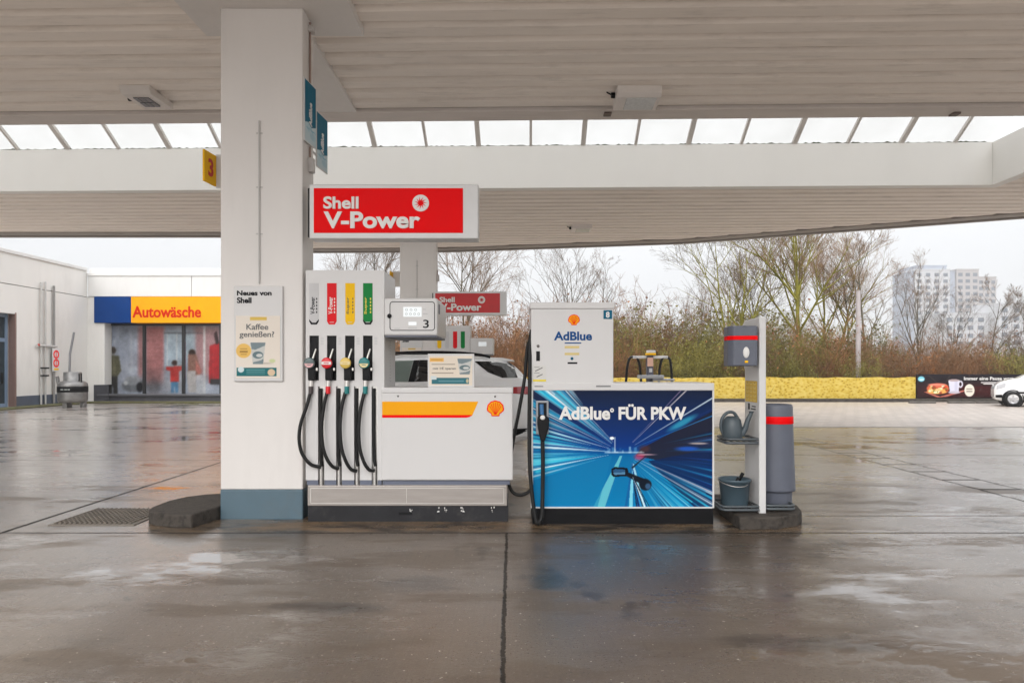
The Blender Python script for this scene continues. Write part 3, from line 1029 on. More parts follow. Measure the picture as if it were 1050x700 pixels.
def fuel_pump(x0, y0, label, order, detail=True):
    """x0 = left edge of the hose tower, y0 = its front plane; all sizes from the tower's photograph scale"""
    t = thing('fuel_pump', (x0 + 1, y0 + .4, 0), label, 'fuel pump', 'fuel pumps on the islands')
    s = 6.5 / 700
    X = lambda px: x0 + (px - 314) * s
    Z = lambda py: EYE + (378 - py) * s
    dpt = .62
    # plinth
    mb = MB(); mb.box(X(316), X(521), y0 - .01, y0 + dpt, -.01, Z(517.5), .004); mb.build('base_sheet', DARKBASE, t)
    mb = MB(); mb.box(X(316), X(520), y0 - .024, y0 + dpt, Z(518), Z(497), .008, 2)
    pl = mb.build('plinth', STEELP, t)
    if detail:
        mb = MB()
        a, b_, c, d = X(319), X(517), Z(515.5), Z(499.5)
        for (u0, u1, v0, v1) in ((a, b_, c, c + .006), (a, b_, d - .006, d), (a, a + .006, c, d), (b_ - .006, b_, c, d), (X(417), X(417.5), c, d)):
            mb.box(u0, u1, y0 - .028, y0 - .022, v0, v1)
        mb.build('plinth_trim', STEEL, pl)
        mb = MB(); mb.box(X(409), X(423), y0 - .0115, y0 - .009, Z(527.5), Z(524.5)); mb.build('vent_slot', BLACKP, t)
        mb = MB()
        rr = random.Random(3)
        for px_ in (421, 449, 456, 472, 475, 505):
            for k in range(4):
                u, v = X(px_) + rr.uniform(-.015, .015), Z(522.5) + rr.uniform(-.02, .02)
                mb.box(u, u + rr.uniform(.004, .012), y0 - .0112, y0 - .0095, v, v + rr.uniform(.004, .016))
        sc = mb.build('paint_scuffs', WHITEL, t); sc['kind'] = 'stuff'
    # hose tower
    mb = MB()
    mb.box(X(313.5), X(394), y0 + .05, y0 + dpt, Z(497), Z(277), .010, 3)
    mb.build('tower', WPANEL, t)
    # front skin with real openings: built from strips between the slots
    xs = [313.5, 317.2, 327, 335.2, 345, 353.8, 363.6, 372.2, 382, 394]
    sl = [(317.2, 327), (335.2, 345), (353.8, 363.6), (372.2, 382)]
    ch = [(326, 332.5), (344.5, 350.5), (363, 369), (381, 387)]
    mb = MB()
    def skin(pa, pb, ya, yb): mb.box(X(pa), X(pb), y0, y0 + .052, Z(yb), Z(ya))
    skin(313.5, 394, 277, 344)
    last = 313.5
    for a, b_ in sl: skin(last, a, 344, 390); last = b_
    skin(last, 394, 344, 390)
    skin(313.5, 394, 390, 396)
    last = 313.5
    for a, b_ in ch: skin(last, a, 396, 492); last = b_
    skin(last, 394, 396, 492)
    mb.build('front_panel', WPANEL, t)
    for a, b_ in sl:
        mb = MB(); mb.box(X(a) + .001, X(b_) - .001, y0 + .02, y0 + .051, Z(390) + .001, Z(344) - .001); mb.build('nozzle_recess', BLACKP, t)
    for a, b_ in ch:
        mb = MB(); mb.box(X(a) + .001, X(b_) - .001, y0 + .035, y0 + .051, Z(497), Z(396) - .001)
        cc = mb.build('hose_channel', STEEL, t)
        if detail:
            mb = MB(); mb.tube([(X((a + b_) / 2) - .008, y0 + .012, Z(398)), (X((a + b_) / 2) - .010, y0 + .008, Z(440)), (X((a + b_) / 2) - .004, y0 + .012, Z(472)), (X((a + b_) / 2) + .006, y0 + .015, Z(478))], .015, 8)
            mb.build('feed_hose', RUBBER, cc)
            mb = MB(); mb.tube([(X((a + b_) / 2), y0 + .01, Z(478)), (X((a + b_) / 2), y0 + .01, Z(499))], .017, 8); mb.build('hose_coupling', STEEL, cc)
    mb = MB()
    last = 314.5
    for a, b_ in ch: mb.box(X(last), X(a), y0 + .006, y0 + .05, Z(497), Z(492)); last = b_
    mb.box(X(last), X(391), y0 + .006, y0 + .05, Z(497), Z(492))
    mb.build('lower_band', GREYBAND, t)
    # fuel labels
    for k, c in enumerate(order):
        px_ = (322, 340.3, 359, 377.2)[k]
        colr, tm, word = LABELS[c]
        lm = mat('fuel_label_' + c, colr, .5, var=.03, spec=.1)
        hw = 4.9
        mb = MB(); mb.prism([(X(px_ - hw), Z(327)), (X(px_ - hw + 2), Z(330)), (X(px_ + hw - 2), Z(330)), (X(px_ + hw), Z(327)), (X(px_ + hw), Z(290.3)), (X(px_ - hw), Z(290.3))],
                            (0, y0, 0), FX, FZ, (0, -1, 0), .002)
        lo = mb.build('fuel_label', lm, t)
        if detail:
            mb = MB(); mb.prism([(X(px_ - hw), Z(327.2)), (X(px_ - 2), Z(330.6)), (X(px_ + 2), Z(330.6)), (X(px_ + hw), Z(327.2)), (X(px_ + hw), Z(329.4)), (X(px_ + 3), Z(332.6)), (X(px_ - 3), Z(332.6)), (X(px_ - hw), Z(329.4))][::-1],
                                (0, y0, 0), FX, FZ, (0, -1, 0), .003)
            mb.build('label_foot', BLACKP if c in ('grey', 'green') else lm, lo)
            text('lettering', word, (Z(322), Z(304.5), -X(px_ + (1.0 if c in ('grey', 'red') else -.5)), -X(px_ - 3.6)), tm, lo, (0, y0 - .002, 0), FZ, (-1, 0, 0), bold=.02)
            mb = MB()
            for q in range(5):
                mb.box(X(px_ + 2.2), X(px_ + 3.4), y0 - .0028, y0 - .0018, Z(321 - q * 3.4), Z(319 - q * 3.4))
            mb.build('label_small_print', tm, lo)
            # grade notes beside the recess
            mb = MB()
            for q in range(5): mb.box(X(px_ + 6.8), X(px_ + 9.8), y0 - .0012, y0 + .001, Z(346.5 + q * 1.6), Z(345.8 + q * 1.6))
            mb.build('small_print', mat('faint_print', (.5, .5, .5), .5), t)
    # cabinet
    cx0, cx1 = X(391), X(526)
    mb = MB(); mb.box(cx0, cx1, y0 - .005, y0 + dpt, Z(492.2), Z(398.5), .012, 3); mb.build('cabinet', WPANEL, t)
    mb = MB(); mb.box(cx0 + .002, cx1 + .002, y0 - .012, y0 + dpt, Z(403), Z(397.2), .010, 3); mb.build('cabinet_top', WPANEL, t)
    mb = MB(); mb.box(cx0 + .01, cx1 - .03, y0 + .02, y0 + dpt - .02, Z(497), Z(492)); mb.build('lower_band', GREYBAND, t)
    if detail:
        yf = y0 - .005
        mb = MB(); mb.prism([(X(392), Z(426.3)), (X(484), Z(426.3)), (X(490.5), Z(411.5)), (X(392), Z(411.5))], (0, yf, 0), FX, FZ, (0, -1, 0), .0015)
        mb.build('amber_stripe', AMBER, t)
        mb = MB(); mb.prism([(X(392), Z(428)), (X(478), Z(428)), (X(481.5), Z(427.3)), (X(484.2), Z(425.2)), (X(392), Z(425.2))], (0, yf, 0), FX, FZ, (0, -1, 0), .0022)
        mb.build('red_stripe', RED, t)
        emblem_shell(t, (X(508), yf, Z(419)), 17 * s)
        for px_, py_ in ((408.3, 406), (507.7, 406.3)):
            mb = MB(); mb.lathe([(.001, -.004), (.008, -.004), (.010, 0)], (X(px_), yf, Z(py_)), 12, 'Y'); mb.build('lock', mat('lock_dark', (.12, .11, .1), .4), t)
    # display head
    hx0, hx1 = X(394.6), X(449)
    mb = MB(); mb.box(hx0, hx1 + .0, y0 - .035, y0 + .80, Z(344), Z(306), .016, 3); mb.build('display_head', WPANEL, t)
    mb = MB(); mb.box(hx0 + .01, hx1 - .01, y0 - .025, y0 + .79, Z(345.6), Z(343.9)); mb.build('head_grey_strip', GREYD, t)  # inset grey strip along the underside of the display head
    yh = y0 - .035
    mb = MB(); mb.box(X(414.2), X(432.8), yh - .003, yh, Z(325), Z(315)); sc = mb.build('screen', emat('lcd_white', (.8, .84, .86), .12), t)
    if detail:
        # frame line
        mb = MB()
        a, b_, c, d, r_, wl = X(400.2), X(446.4), Z(339.2), Z(309.4), .03, .007
        loop = []
        for (u, v, a0) in ((b_ - r_, d - r_, 0), (a + r_, d - r_, 90), (a + r_, c + r_, 180), (b_ - r_, c + r_, 270)):
            for k in range(6):
                th = rad(a0 + 90 * k / 5); loop.append((u + r_ * math.cos(th), v + r_ * math.sin(th), math.cos(th), math.sin(th)))
        vs = []
        for (u, v, cu, sv) in loop: vs += [(u, yh - .002, v), (u - wl * cu, yh - .002, v - wl * sv)]
        n = len(loop)
        mb.add(vs, [(2 * i, 2 * i + 1, (2 * i + 3) % (2 * n), (2 * i + 2) % (2 * n)) for i in range(n)])
        mb.build('frame_line', BLACKL, t)
        mb = MB(); mb.lathe([(.001, -.02), (.016, -.02), (.02, -.012), (.022, 0)], (X(400), yh, Z(324.2)), 16, 'Y'); mb.build('key_switch', BLACKP, t)
        mb = MB(); mb.box(X(419.4), X(427.6), yh - .003, yh, Z(333.6), Z(330.2)); mb.build('price_window', emat('lcd_white', (.8, .84, .86), .12), t)
        text('digits', '0 0 0 0', (X(416.2), X(431), Z(323.6), Z(320.8)), mat('lcd_grey', (.45, .5, .5), .4), sc, (0, yh - .003, 0))
        text('digits', '0 0 0', (X(416.2), X(428), Z(319.2), Z(316.6)), mat('lcd_grey', (.45, .5, .5), .4), sc, (0, yh - .003, 0))
        text('numeral', '3', (X(434.3), X(440.2), Z(336.4), Z(328)), BLACKL, t, (0, yh, 0), bold=.01)
        mb = MB()
        for (u, v, wd) in ((434, 317, 3), (434, 321.5, 5), (405, 336.5, 6), (419, 336, 9)):
            mb.box(X(u), X(u + wd), yh - .0015, yh, Z(v + .9), Z(v))
        mb.build('small_print', mat('faint_print', (.5, .5, .5), .5), t)
        mb = MB(); mb.box(hx1 - .001, hx1 + .004, y0 + .06, y0 + .16, Z(321), Z(311)); mb.build('side_slot', GREYD, t)
        # perforated side edge of the tower
        mb = MB()
        for k in range(14): mb.box(X(394) - .002, X(394) + .003, y0 + .30, y0 + .33, Z(350 + k * 3.2), Z(349 + k * 3.2))
        mb.build('hinge_dots', mat('faint_print', (.5, .5, .5), .5), t)
    return t

PY = 6.5
PX0 = PX(314, PY)
fuel_pump(PX0, PY, 'large white fuel pump with four hoses and amber stripe beside the near column', ('grey', 'red', 'yellow', 'green'))
fuel_pump(-1.66, 14.9, 'white fuel pump farther back, mostly hidden behind the silver car', ('yellow', 'grey', 'red', 'green'), detail=False)

# nozzles with their hoses, hung in the near pump
s65 = PY / 700
def nozzle(px, colr, label, badge, sleeve, hose):
    x, y = PX(px, PY), PY
    t = thing('fuel_nozzle', (x, y, PZ(390, PY)), label, 'fuel nozzle', 'fuel nozzles hung in the near pump')
    Zp = lambda v: PZ(v, PY)
    mb = MB()
    mb.prism([(-.034, Zp(390)), (.036, Zp(390)), (.040, Zp(381)), (.036, Zp(370)), (-.012, Zp(366)), (-.036, Zp(373))], (x + .012, y - .045, 0), FX, FZ, (0, 1, 0), .06, .012)
    mb.build('nozzle_body', BLACKP, t)
    mb = MB(); mb.tube([(x + .008, y - .0, Zp(370)), (x + .022, y + .012, Zp(364)), (x + .042, y + .014, Zp(357.5))], .0125, 10, r1=.010); mb.build('spout', mat('spout_metal', (.55, .54, .5), .3, metal=.9), t)
    mb = MB(); mb.box(x + .05, x + .068, y - .03, y - .012, Zp(380), Zp(377), .003); mb.build('trigger_lock', STEEL, t)
    c1, c2 = badge
    mb = MB(); mb.lathe([(.001, -.016), (.040, -.016), (.051, -.011), (.053, 0), (.051, .012)], (x - .002, y - .055, Zp(372.2)), 28, 'Y'); bd = mb.build('badge', c1, t)
    mb = MB()
    pts = [(.043 * math.cos(a), .043 * math.sin(a)) for a in [rad(185 + 170 * k / 14) for k in range(15)]] if c2[0] == 'low' else [(.047 * math.cos(a), .047 * math.sin(a)) for a in [rad(q) for q in (-18, -9, 0, 9, 18, 162, 171, 180, 189, 198)]]
    mb.prism(pts, (x - .002, y - .0712, Zp(372.2)), FX, FZ, (0, -1, 0), .001); mb.build('badge_field', c2[1], bd)
    mb = MB(); mb.box(x - .026, x + .022, y - .0735, y - .0722, Zp(372.4), Zp(371.6)); mb.box(x - .02, x + .017, y - .0735, y - .0722, Zp(374.2), Zp(373.6)); mb.build('badge_print', c1, bd)
    mb = MB(); mb.tube([(x + .004, y - .02, Zp(390)), (x + .002, y - .02, Zp(396.5))], .0205, 14); mb.build('swivel', mat('swivel_metal', (.66, .63, .6), .3, metal=.7), t)
    mb = MB(); mb.tube([(x + .002, y - .02, Zp(396)), (x + .001, y - .022, Zp(403.5))], .0225, 14); mb.build('sleeve', sleeve, t)
    pts = [(PX(a, PY), y - .022 - .05 * math.sin(math.pi * i / (len(hose) - 1)), Zp(b)) for i, (a, b) in enumerate(hose)]
    mb = MB(); mb.tube(spline(pts, 8), .0165, 10); mb.build('hose', RUBBER, t)
    return t
BTEAL = mat('badge_teal', srgb(10, 120, 120), .35); BRED = mat('badge_red', (.70, .01, .02), .35)
nozzle(319.2, 0, 'fuel nozzle with dark and pink badge, first beside the column', (mat('badge_dark', (.09, .13, .13), .35), ('low', mat('badge_pink', (.72, .42, .42), .4))), mat('sleeve_black', (.06, .045, .045), .5), [(319, 402), (316, 416), (310.5, 434), (309.2, 450), (312, 464), (320, 475), (330, 478.5)])
nozzle(336.8, 0, 'fuel nozzle with all-red badge and red hose sleeve', (BRED, ('band', WHITEL)), BRED, [(336, 402), (333.5, 416), (331.8, 436), (333, 455), (336.5, 468), (342, 477), (348, 480)])
nozzle(355.9, 0, 'fuel nozzle with yellow badge and teal hose sleeve', (mat('badge_yellow', (.72, .50, .10), .35), ('band', mat('badge_cream', (.76, .62, .32), .4))), BTEAL, [(354.6, 402), (351.5, 418), (350.5, 438), (352, 457), (356, 471), (361, 480), (366.5, 482.5)])
nozzle(374.9, 0, 'fuel nozzle with teal and cream badge, nearest the display', (BTEAL, ('low', mat('badge_cream', (.76, .62, .32), .4))), BTEAL, [(374.2, 402), (371, 418), (369.5, 438), (370.5, 457), (374.5, 472), (379.5, 480.5), (384.5, 482)])

# card standing on the pump
t = thing('offer_card', (PX(462, PY), PY + .05, PZ(397.5, PY)), 'cream offer card with coffee cup standing on the pump cabinet', 'card')
a, b_, c, d = PX(438, PY), PX(486, PY), PZ(397.2, PY), PZ(362.5, PY)
mb = MB(); mb.box(a, b_, PY + .04, PY + .058, c, d, .004); mb.build('holder', WPANEL, t)
cv = Canvas(110, 80, (224, 212, 196))
cv.rect(.02, .34, .08, .20, (232, 180, 100)); cv.rect(.05, .31, .12, .15, (160, 120, 60), .6)
for (q, w_) in ((.27, .6), (.56, .56)): cv.rect(.06, w_, q, q + .035, (140, 130, 118), .75)
cup(cv, .82, .36, .52)
cv.rect(.06, .92, .74, .95, (60, 112, 122)); cv.rect(.22, .8, .83, .87, (120, 160, 165), .7)
cv.rect(.04, .17, .68, .80, (206, 214, 214)); cv.ell(.88, .845, .03, .07, (190, 180, 150), 1, .2)
cv.build('print', PRINT, t, (0, PY + .0385, 0), FX, FZ, rect=(a + .015, b_ - .018, c + .02, d - .02))
text('lettering', 'mit 1€ sparen', (a + .05, a + .27, c + .165, c + .195), mat('poster_text', (.13, .13, .13), .5), t, (0, PY + .038, 0), bold=.01)

# ------------------------------------------------------------------ the dispenser with the light-trail panel
AD = 6.38
X = lambda v: PX(v, AD)
Z = lambda v: PZ(v, AD)
t = thing('additive_dispenser', (X(638), AD + .3, 0), 'white dispenser with blue light-trail panel across its lower front', 'dispenser')
mb = MB(); mb.box(X(544.5), X(629), AD, AD + .55, Z(394), Z(310.5), .008, 2); mb.build('upper_cabinet', WPANEL, t)
mb = MB(); mb.box(X(543.5), X(629.8), AD - .014, AD + .56, Z(316.5), Z(310), .006, 2); mb.build('lid', WPANEL, t)
mb = MB(); mb.box(X(545), X(731.6), AD + .004, AD + .55, Z(520), Z(398)); mb.build('lower_cabinet', WPANEL, t)
mb = MB(); mb.box(X(544), X(732.2), AD - .012, AD + .56, Z(400.2), Z(392.5), .007, 2); mb.build('top_ledge', WPANEL, t)
mb = MB(); mb.box(X(546), X(731.5), AD - .002, AD + .54, -.01, Z(519.8), .004); mb.build('black_base', mat('base_black', (.006, .006, .007), .5, var=.2, spec=.15), t)
# frame round the print
mb = MB()
for (u0, u1, v0, v1) in ((544.3, 546.6, 400.2, 520.4), (730.3, 732.1, 400.2, 520.4), (546.6, 730.3, 519.2, 520.8)):
    mb.box(X(u0), X(u1), AD - .010, AD + .004, Z(v1), Z(v0), .002)
mb.build('panel_frame', WFRAME, t)
# the print: night road with long light trails (a generic motion picture)
W_, H_ = 380, 246
cv = Canvas(W_, H_, (14, 40, 104))
vp = (.50, .53)
Xn, Yn = cv.X, cv.Y
up = np.clip((vp[1] - Yn) / vp[1], 0, 1)
skyc = np.array([22, 32, 58]) * up[..., None] + np.array([0, 52, 132]) * (1 - up[..., None])
roadf = np.clip((Yn - vp[1]) / (1 - vp[1]), 0, 1)
road = np.array([0, 104, 160]) * (1 - roadf[..., None]) + np.array([0, 122, 176]) * roadf[..., None]
sky_m = 1 / (1 + np.exp((Yn - vp[1]) * 60))
cv.a = skyc * sky_m[..., None] + road * (1 - sky_m[..., None])
# dark embankment upper right, road wedge left
cv.poly([(1.0, .18), (1.0, .60), (.70, .60), (.57, .56), (.60, .50)], (30, 32, 50), .95)
cv.poly([(.66, .60), (1, .50), (1, .98), (.9, 1.0), (.64, .60)], (8, 34, 80), .85)
ra = random.Random(12)
def radial(theta, r0, r1, col, w0, w1, a0, a1):
    p = (vp[0] + r0 * math.cos(theta) / cv.asp, vp[1] + r0 * math.sin(theta))
    q = (vp[0] + r1 * math.cos(theta) / cv.asp, vp[1] + r1 * math.sin(theta))
    cv.line(p, q, w0, w1, col, a0, a1)
TR = [(40, 190, 220), (120, 214, 236), (18, 150, 200), (206, 238, 246), (10, 120, 180), (70, 200, 226), (240, 250, 252)]
for i in range(120):                     # left bundle
    th = rad(ra.uniform(163, 231))
    radial(th, ra.uniform(.10, .55), ra.uniform(.75, 1.25), ra.choice(TR), .002, ra.uniform(.006, .026), .25, ra.uniform(.6, 1))
for i in range(20):                     # dark gaps on the left
    th = rad(ra.uniform(176, 225))
    radial(th, ra.uniform(.15, .5), 1.2, (6, 52, 104), .002, ra.uniform(.006, .02), .1, .6)
for i in range(80):                     # right lower bundle
    th = rad(ra.uniform(22, 74))
    radial(th, ra.uniform(.15, .5), ra.uniform(.7, 1.25), ra.choice(TR[:6]), .002, ra.uniform(.005, .020), .1, ra.uniform(.4, .9))
for i in range(44):
    th = rad(ra.uniform(-14, 24))
    radial(th, ra.uniform(.25, .6), ra.uniform(.8, 1.2), ra.choice([(16, 64, 140), (30, 140, 190), (12, 30, 66), (60, 90, 140)]), .002, ra.uniform(.004, .016), .1, .8)
for i in range(26):
    th = rad(ra.uniform(20, 60))
    radial(th, ra.uniform(.2, .5), 1.2, (6, 22, 62), .002, ra.uniform(.006, .02), .1, .75)
for th, w_, c in ((-44, .012, (226, 214, 214)), (-46.5, .008, (150, 130, 160)), (-31, .012, (216, 232, 240)), (-22, .009, (40, 130, 200)), (-25.5, .014, (20, 44, 100)), (24, .008, (236, 226, 232)), (30, .006, (240, 240, 244)), (39, .010, (150, 226, 240))):
    radial(rad(th), .12, 1.25, c, .002, w_, .5, .95)
for th, w_ in ((219, .012), (206, .010), (196, .012), (183, .010), (169, .007), (227, .008)):
    radial(rad(th), .12, 1.2, (230, 246, 250), .002, w_, .5, .95)
# lane line and road sweep
cv.poly([(.485, .56), (.497, .56), (.40, 1.0), (.335, 1.0)], (110, 196, 206), .85)
cv.poly([(.0, .78), (.44, .56), (.36, 1.0), (.0, 1.0)], (8, 120, 172), .55)
for (u0, u1, c) in ((.535, .555, (150, 226, 240)), (.575, .60, (20, 70, 140)), (.61, .625, (190, 236, 246)), (.51, .525, (20, 90, 150))):
    cv.poly([(.55, .62), (.56, .62), (u1, 1.0), (u0, 1.0)], c, .8)
# skyline glow, lamps, red tail lights
for i in range(26):
    u = ra.uniform(.40, .60); hh_ = ra.uniform(.005, .05); cv.rect(u, u + ra.uniform(.002, .012), .53 - hh_, .535, ra.choice([(110, 170, 210), (200, 226, 236), (40, 90, 150)]), .55, .01)
cv.rect(.455, .459, .40, .53, (214, 232, 240), .9); cv.ell(.44, .41, .012, .012, (236, 244, 248)); cv.rect(.40, .62, .525, .538, (226, 240, 246), .5)
cv.ell(.595, .57, .03, .026, (206, 60, 100), .7, .9); cv.ell(.63, .55, .05, .006, (240, 190, 200), .6, .9); cv.ell(.62, .50, .03, .03, (90, 50, 50), .6, .9)
cv.ell(.83, .28, .08, .025, (60, 196, 216), .6, .8, -.5); cv.ell(.86, .50, .06, .018, (30, 90, 200), .8, .8); cv.ell(.92, .455, .05, .008, (220, 200, 190), .7, .6)
# wing mirror and door edge
cv.line((.555, .66), (.63, .56), .012, .004, (24, 36, 52), .95, .8)
cv.poly([(.436, .672), (.455, .655), (.525, .662), (.532, .69), (.522, .735), (.45, .74), (.436, .72)], (10, 18, 30)); cv.poly([(.446, .685), (.46, .672), (.514, .678), (.512, .72), (.456, .722)], (40, 84, 124)); cv.poly([(.446, .705), (.512, .70), (.512, .72), (.456, .722)], (100, 150, 184), .7)
cv.line((.53, .72), (.64, .80), .022, .035, (14, 22, 34), 1, 1, .3); cv.ell(.625, .805, .035, .05, (16, 26, 40), 1, .2, .5); cv.ell(.64, .82, .015, .025, (60, 100, 140), .8, .4)
for i in range(7):
    u = .575 + i * .012
    cv.poly([(.555, .74), (.56, .74), (u + .006, 1.0), (u, 1.0)], ra.choice([(220, 236, 244), (14, 24, 46), (60, 150, 200), (10, 18, 34)]), .8)
cv.build('printed_panel', PRINTG, t, (0, AD - .003, 0), FX, FZ, rect=(X(546.3), X(730.6), Z(519.6), Z(400)))
O = (0, AD - .003, 0)
text('lettering', 'AdBlue', (X(573), X(625.5), Z(430.2), Z(416.6)), WHITEL, t, O, bold=.035, depth=.003)
text('lettering', '°', (X(625.5), X(629.4), Z(422.6), Z(418.2)), WHITEL, t, O, bold=.02, depth=.003)
text('lettering', 'FÜR PKW', (X(634.2), X(703.5), Z(430.2), Z(414)), WHITEL, t, O, bold=.035, depth=.003)
O = (0, AD, 0)
text('lettering', 'AdBlue', (X(568), X(607), Z(349), Z(339.8)), BLUEL, t, O, bold=.032)
emblem_shell(t, (X(588.5), AD, Z(328.2)), 11.5 * AD / 700)
FP = mat('faint_print', (.5, .5, .5), .5); GP = mat('gold_print', (.66, .52, .20), .5)
def dash(px0, px1, y0_, y1_, m, nm='small_print', yy=AD):
    mb = MB(); mb.box(X(px0), X(px1), yy - .0016, yy + .001, Z(y1_), Z(y0_)); mb.build(nm, m, t)
dash(579, 596, 351, 352.2, BLUEL); dash(579, 594, 354.5, 357, GP); dash(579, 594, 361.5, 364, GP); dash(582, 592, 371.2, 373, BLACKL)
mb = MB(); mb.lathe([(.001, -.002), (.014, -.002), (.014, 0)], (X(586.5), AD, Z(367.5)), 16, 'Y'); mb.build('round_mark', TEAL, t)
mb = MB(); mb.box(X(618.8), X(627.6), AD - .004, AD + .001, Z(327), Z(318)); q = mb.build('number_tile', TEAL, t)
text('numeral', '8', (X(621.3), X(625), Z(325.6), Z(319.6)), WHITEL, q, (0, AD - .004, 0), bold=.03)
mb = MB(); mb.box(X(549.8), X(553.6), AD - .004, AD + .001, Z(370), Z(360)); mb.build('card_slot', BLACKP, t)
mb = MB(); mb.lathe([(.001, -.008), (.011, -.008), (.014, 0)], (X(551.8), AD, Z(354.8)), 14, 'Y'); mb.build('lock', mat('lock_dark', (.12, .11, .1), .4), t)
cv = Canvas(40, 50, (208, 206, 202))
cv.line((.2, .35), (.7, .15), .03, .03, (60, 60, 60)); cv.line((.3, .7), (.7, .55), .03, .03, (60, 60, 60)); cv.rect(0, 1, .86, .97, (226, 204, 60)); cv.rect(.1, .5, .1, .14, (140, 140, 140)); cv.rect(.1, .5, .45, .49, (140, 140, 140))
cv.build('pictogram_sticker', PRINT, t, (0, AD - .0016, 0), FX, FZ, rect=(X(546.5), X(560), Z(391.2), Z(374.5)))
dash(548, 557, 395.4, 396.4, mat('letter_grey', (.2, .2, .2), .5), yy=AD - .012); dash(611, 626, 395, 396.6, mat('letter_grey', (.2, .2, .2), .5), yy=AD - .012)

# its nozzle and holster
mb = MB(); mb.box(X(549.5), X(562.5), AD - .03, AD - .004, Z(445), Z(410.5), .010, 2); mb.build('holster', mat('holster_grey', (.30, .31, .33), .4), t)
mb = MB(); mb.box(X(551.6), X(560.4), AD - .034, AD - .028, Z(430), Z(412.5), .003); mb.build('holster_recess', BLACKP, t)
n = thing('additive_nozzle', (X(556), AD - .05, Z(445)), 'black dispensing nozzle with blue tip hung left of the light-trail panel', 'nozzle')
mb = MB(); mb.prism([(-.05, Z(434)), (-.045, Z(426)), (-.02, Z(424)), (.03, Z(425)), (.062, Z(428)), (.058, Z(438)), (.035, Z(446)), (.018, Z(452)), (-.016, Z(452)), (-.034, Z(444))], (X(556), AD - .085, 0), FX, FZ, (0, 1, 0), .05, .014)
mb.build('nozzle_body', BLACKP, n)
mb = MB(); mb.tube([(X(555.5), AD - .05, Z(426)), (X(555), AD - .045, Z(414))], .02, 12); mb.build('blue_tip', mat('tip_blue', (.03, .14, .32), .35), n)
mb = MB(); mb.lathe([(.001, -.012), (.018, -.012), (.023, 0)], (X(556), AD - .085, Z(427.3)), 18, 'Y'); mb.build('badge', WHITEL, n)
mb = MB(); mb.tube(spline([(X(556), AD - .06, Z(450)), (X(556.4), AD - .06, Z(475)), (X(556), AD - .07, Z(505)), (X(555.2), AD - .09, Z(526)), (X(553), AD - .10, .05), (X(550), AD - .09, Z(533)), (X(546.5), AD - .07, Z(515)), (X(543.2), AD - .05, Z(480)), (X(542.6), AD - .03, Z(440)), (X(543), AD - .02, Z(400)), (X(543.6), AD + .02, Z(352)), (X(545.5), AD + .06, Z(338))], 8), .019, 10)
mb.build('hose', RUBBER, n)
# the second hose, looping down from the upper cabinet
mb = MB(); mb.tube(spline([(X(545.5), AD + .10, Z(346)), (X(541), AD + .08, Z(356)), (X(538), AD + .06, Z(388)), (X(532.5), AD + .06, Z(420)), (X(527.6), AD + .12, Z(446)), (X(523.5), AD + .22, Z(472)), (X(521), AD + .28, Z(496)), (X(525), AD + .28, Z(509)), (X(533), AD + .26, Z(512.5)), (X(541), AD + .25, Z(510)), (X(546.5), AD + .25, Z(505))], 8), .0165, 10)
mb.build('return_hose', RUBBER, t)

# ------------------------------------------------------------------ the windscreen-wash stand at the right
SD = 6.31
X = lambda v, D=SD: PX(v, D)
Z = lambda v, D=SD: PZ(v, D)
SILV = mat('stand_white', (.66, .65, .645), .4, var=.04, dirt=.15, stretch=(1, 1, .4))
TUBEG = mat('tray_tube_grey', srgb(86, 92, 96), .4, var=.1, metal=.3)
st = thing('service_stand', (2.33, 6.5, .11), 'white upright service panel with wire trays on the right kerb', 'service stand')
mb = MB()
# side outline (y,z): lower slab, curved throat under the towel box, taller head
prof = [(0, .11), (.40, .11), (.40, 1.10), (.395, 1.34), (.40, 1.44), (.44, 1.50), (.52, 1.53), (.52, 1.85), (.40, 1.925), (.0, 1.93)]
mb.prism(prof, (2.285, SD, 0), (0, 1, 0), FZ, (1, 0, 0), .066, .012)
mb.build('panel', SILV, st)
# towel box
bx0, bx1 = X(751, 6.3), X(775.5, 6.3)
mb = MB()
mb.prism([(bx0 - .0, 6.27), (bx1 - .01, 6.25), (bx1 + .012, 6.30), (bx1 + .012, 6.50), (bx0 - .02, 6.50), (bx0 - .035, 6.33)], (0, 0, 1.475), (1, 0, 0), (0, 1, 0), FZ, .37, .012)
tb = mb.build('towel_box', GREYD, st)
mb = MB()
mb.prism([(bx0 - .004, 6.265), (bx1 - .01, 6.245), (bx1 + .014, 6.296), (bx1 + .014, 6.45), (bx0 - .03, 6.45), (bx0 - .040, 6.329)], (0, 0, 1.715), (1, 0, 0), (0, 1, 0), FZ, .038, .002)
mb.build('red_band', RED, tb)
mb = MB(); mb.lathe([(.001, -.006), (.024, -.006), (.030, 0), (.03, .02)], ((bx0 + bx1) / 2 + .005, 6.26, 1.60), 24, 'Y')
for i, v in enumerate(mb.v): mb.v[i] = (v[0], v[1], 1.60 + (v[2] - 1.60) * 1.75)
mb.build('white_oval', WHITEL, tb)
mb = MB(); mb.box((bx0 + bx1) / 2 - .01, (bx0 + bx1) / 2 + .018, 6.25, 6.27, 1.505, 1.525); mb.build('yellow_mark', YEL, tb)
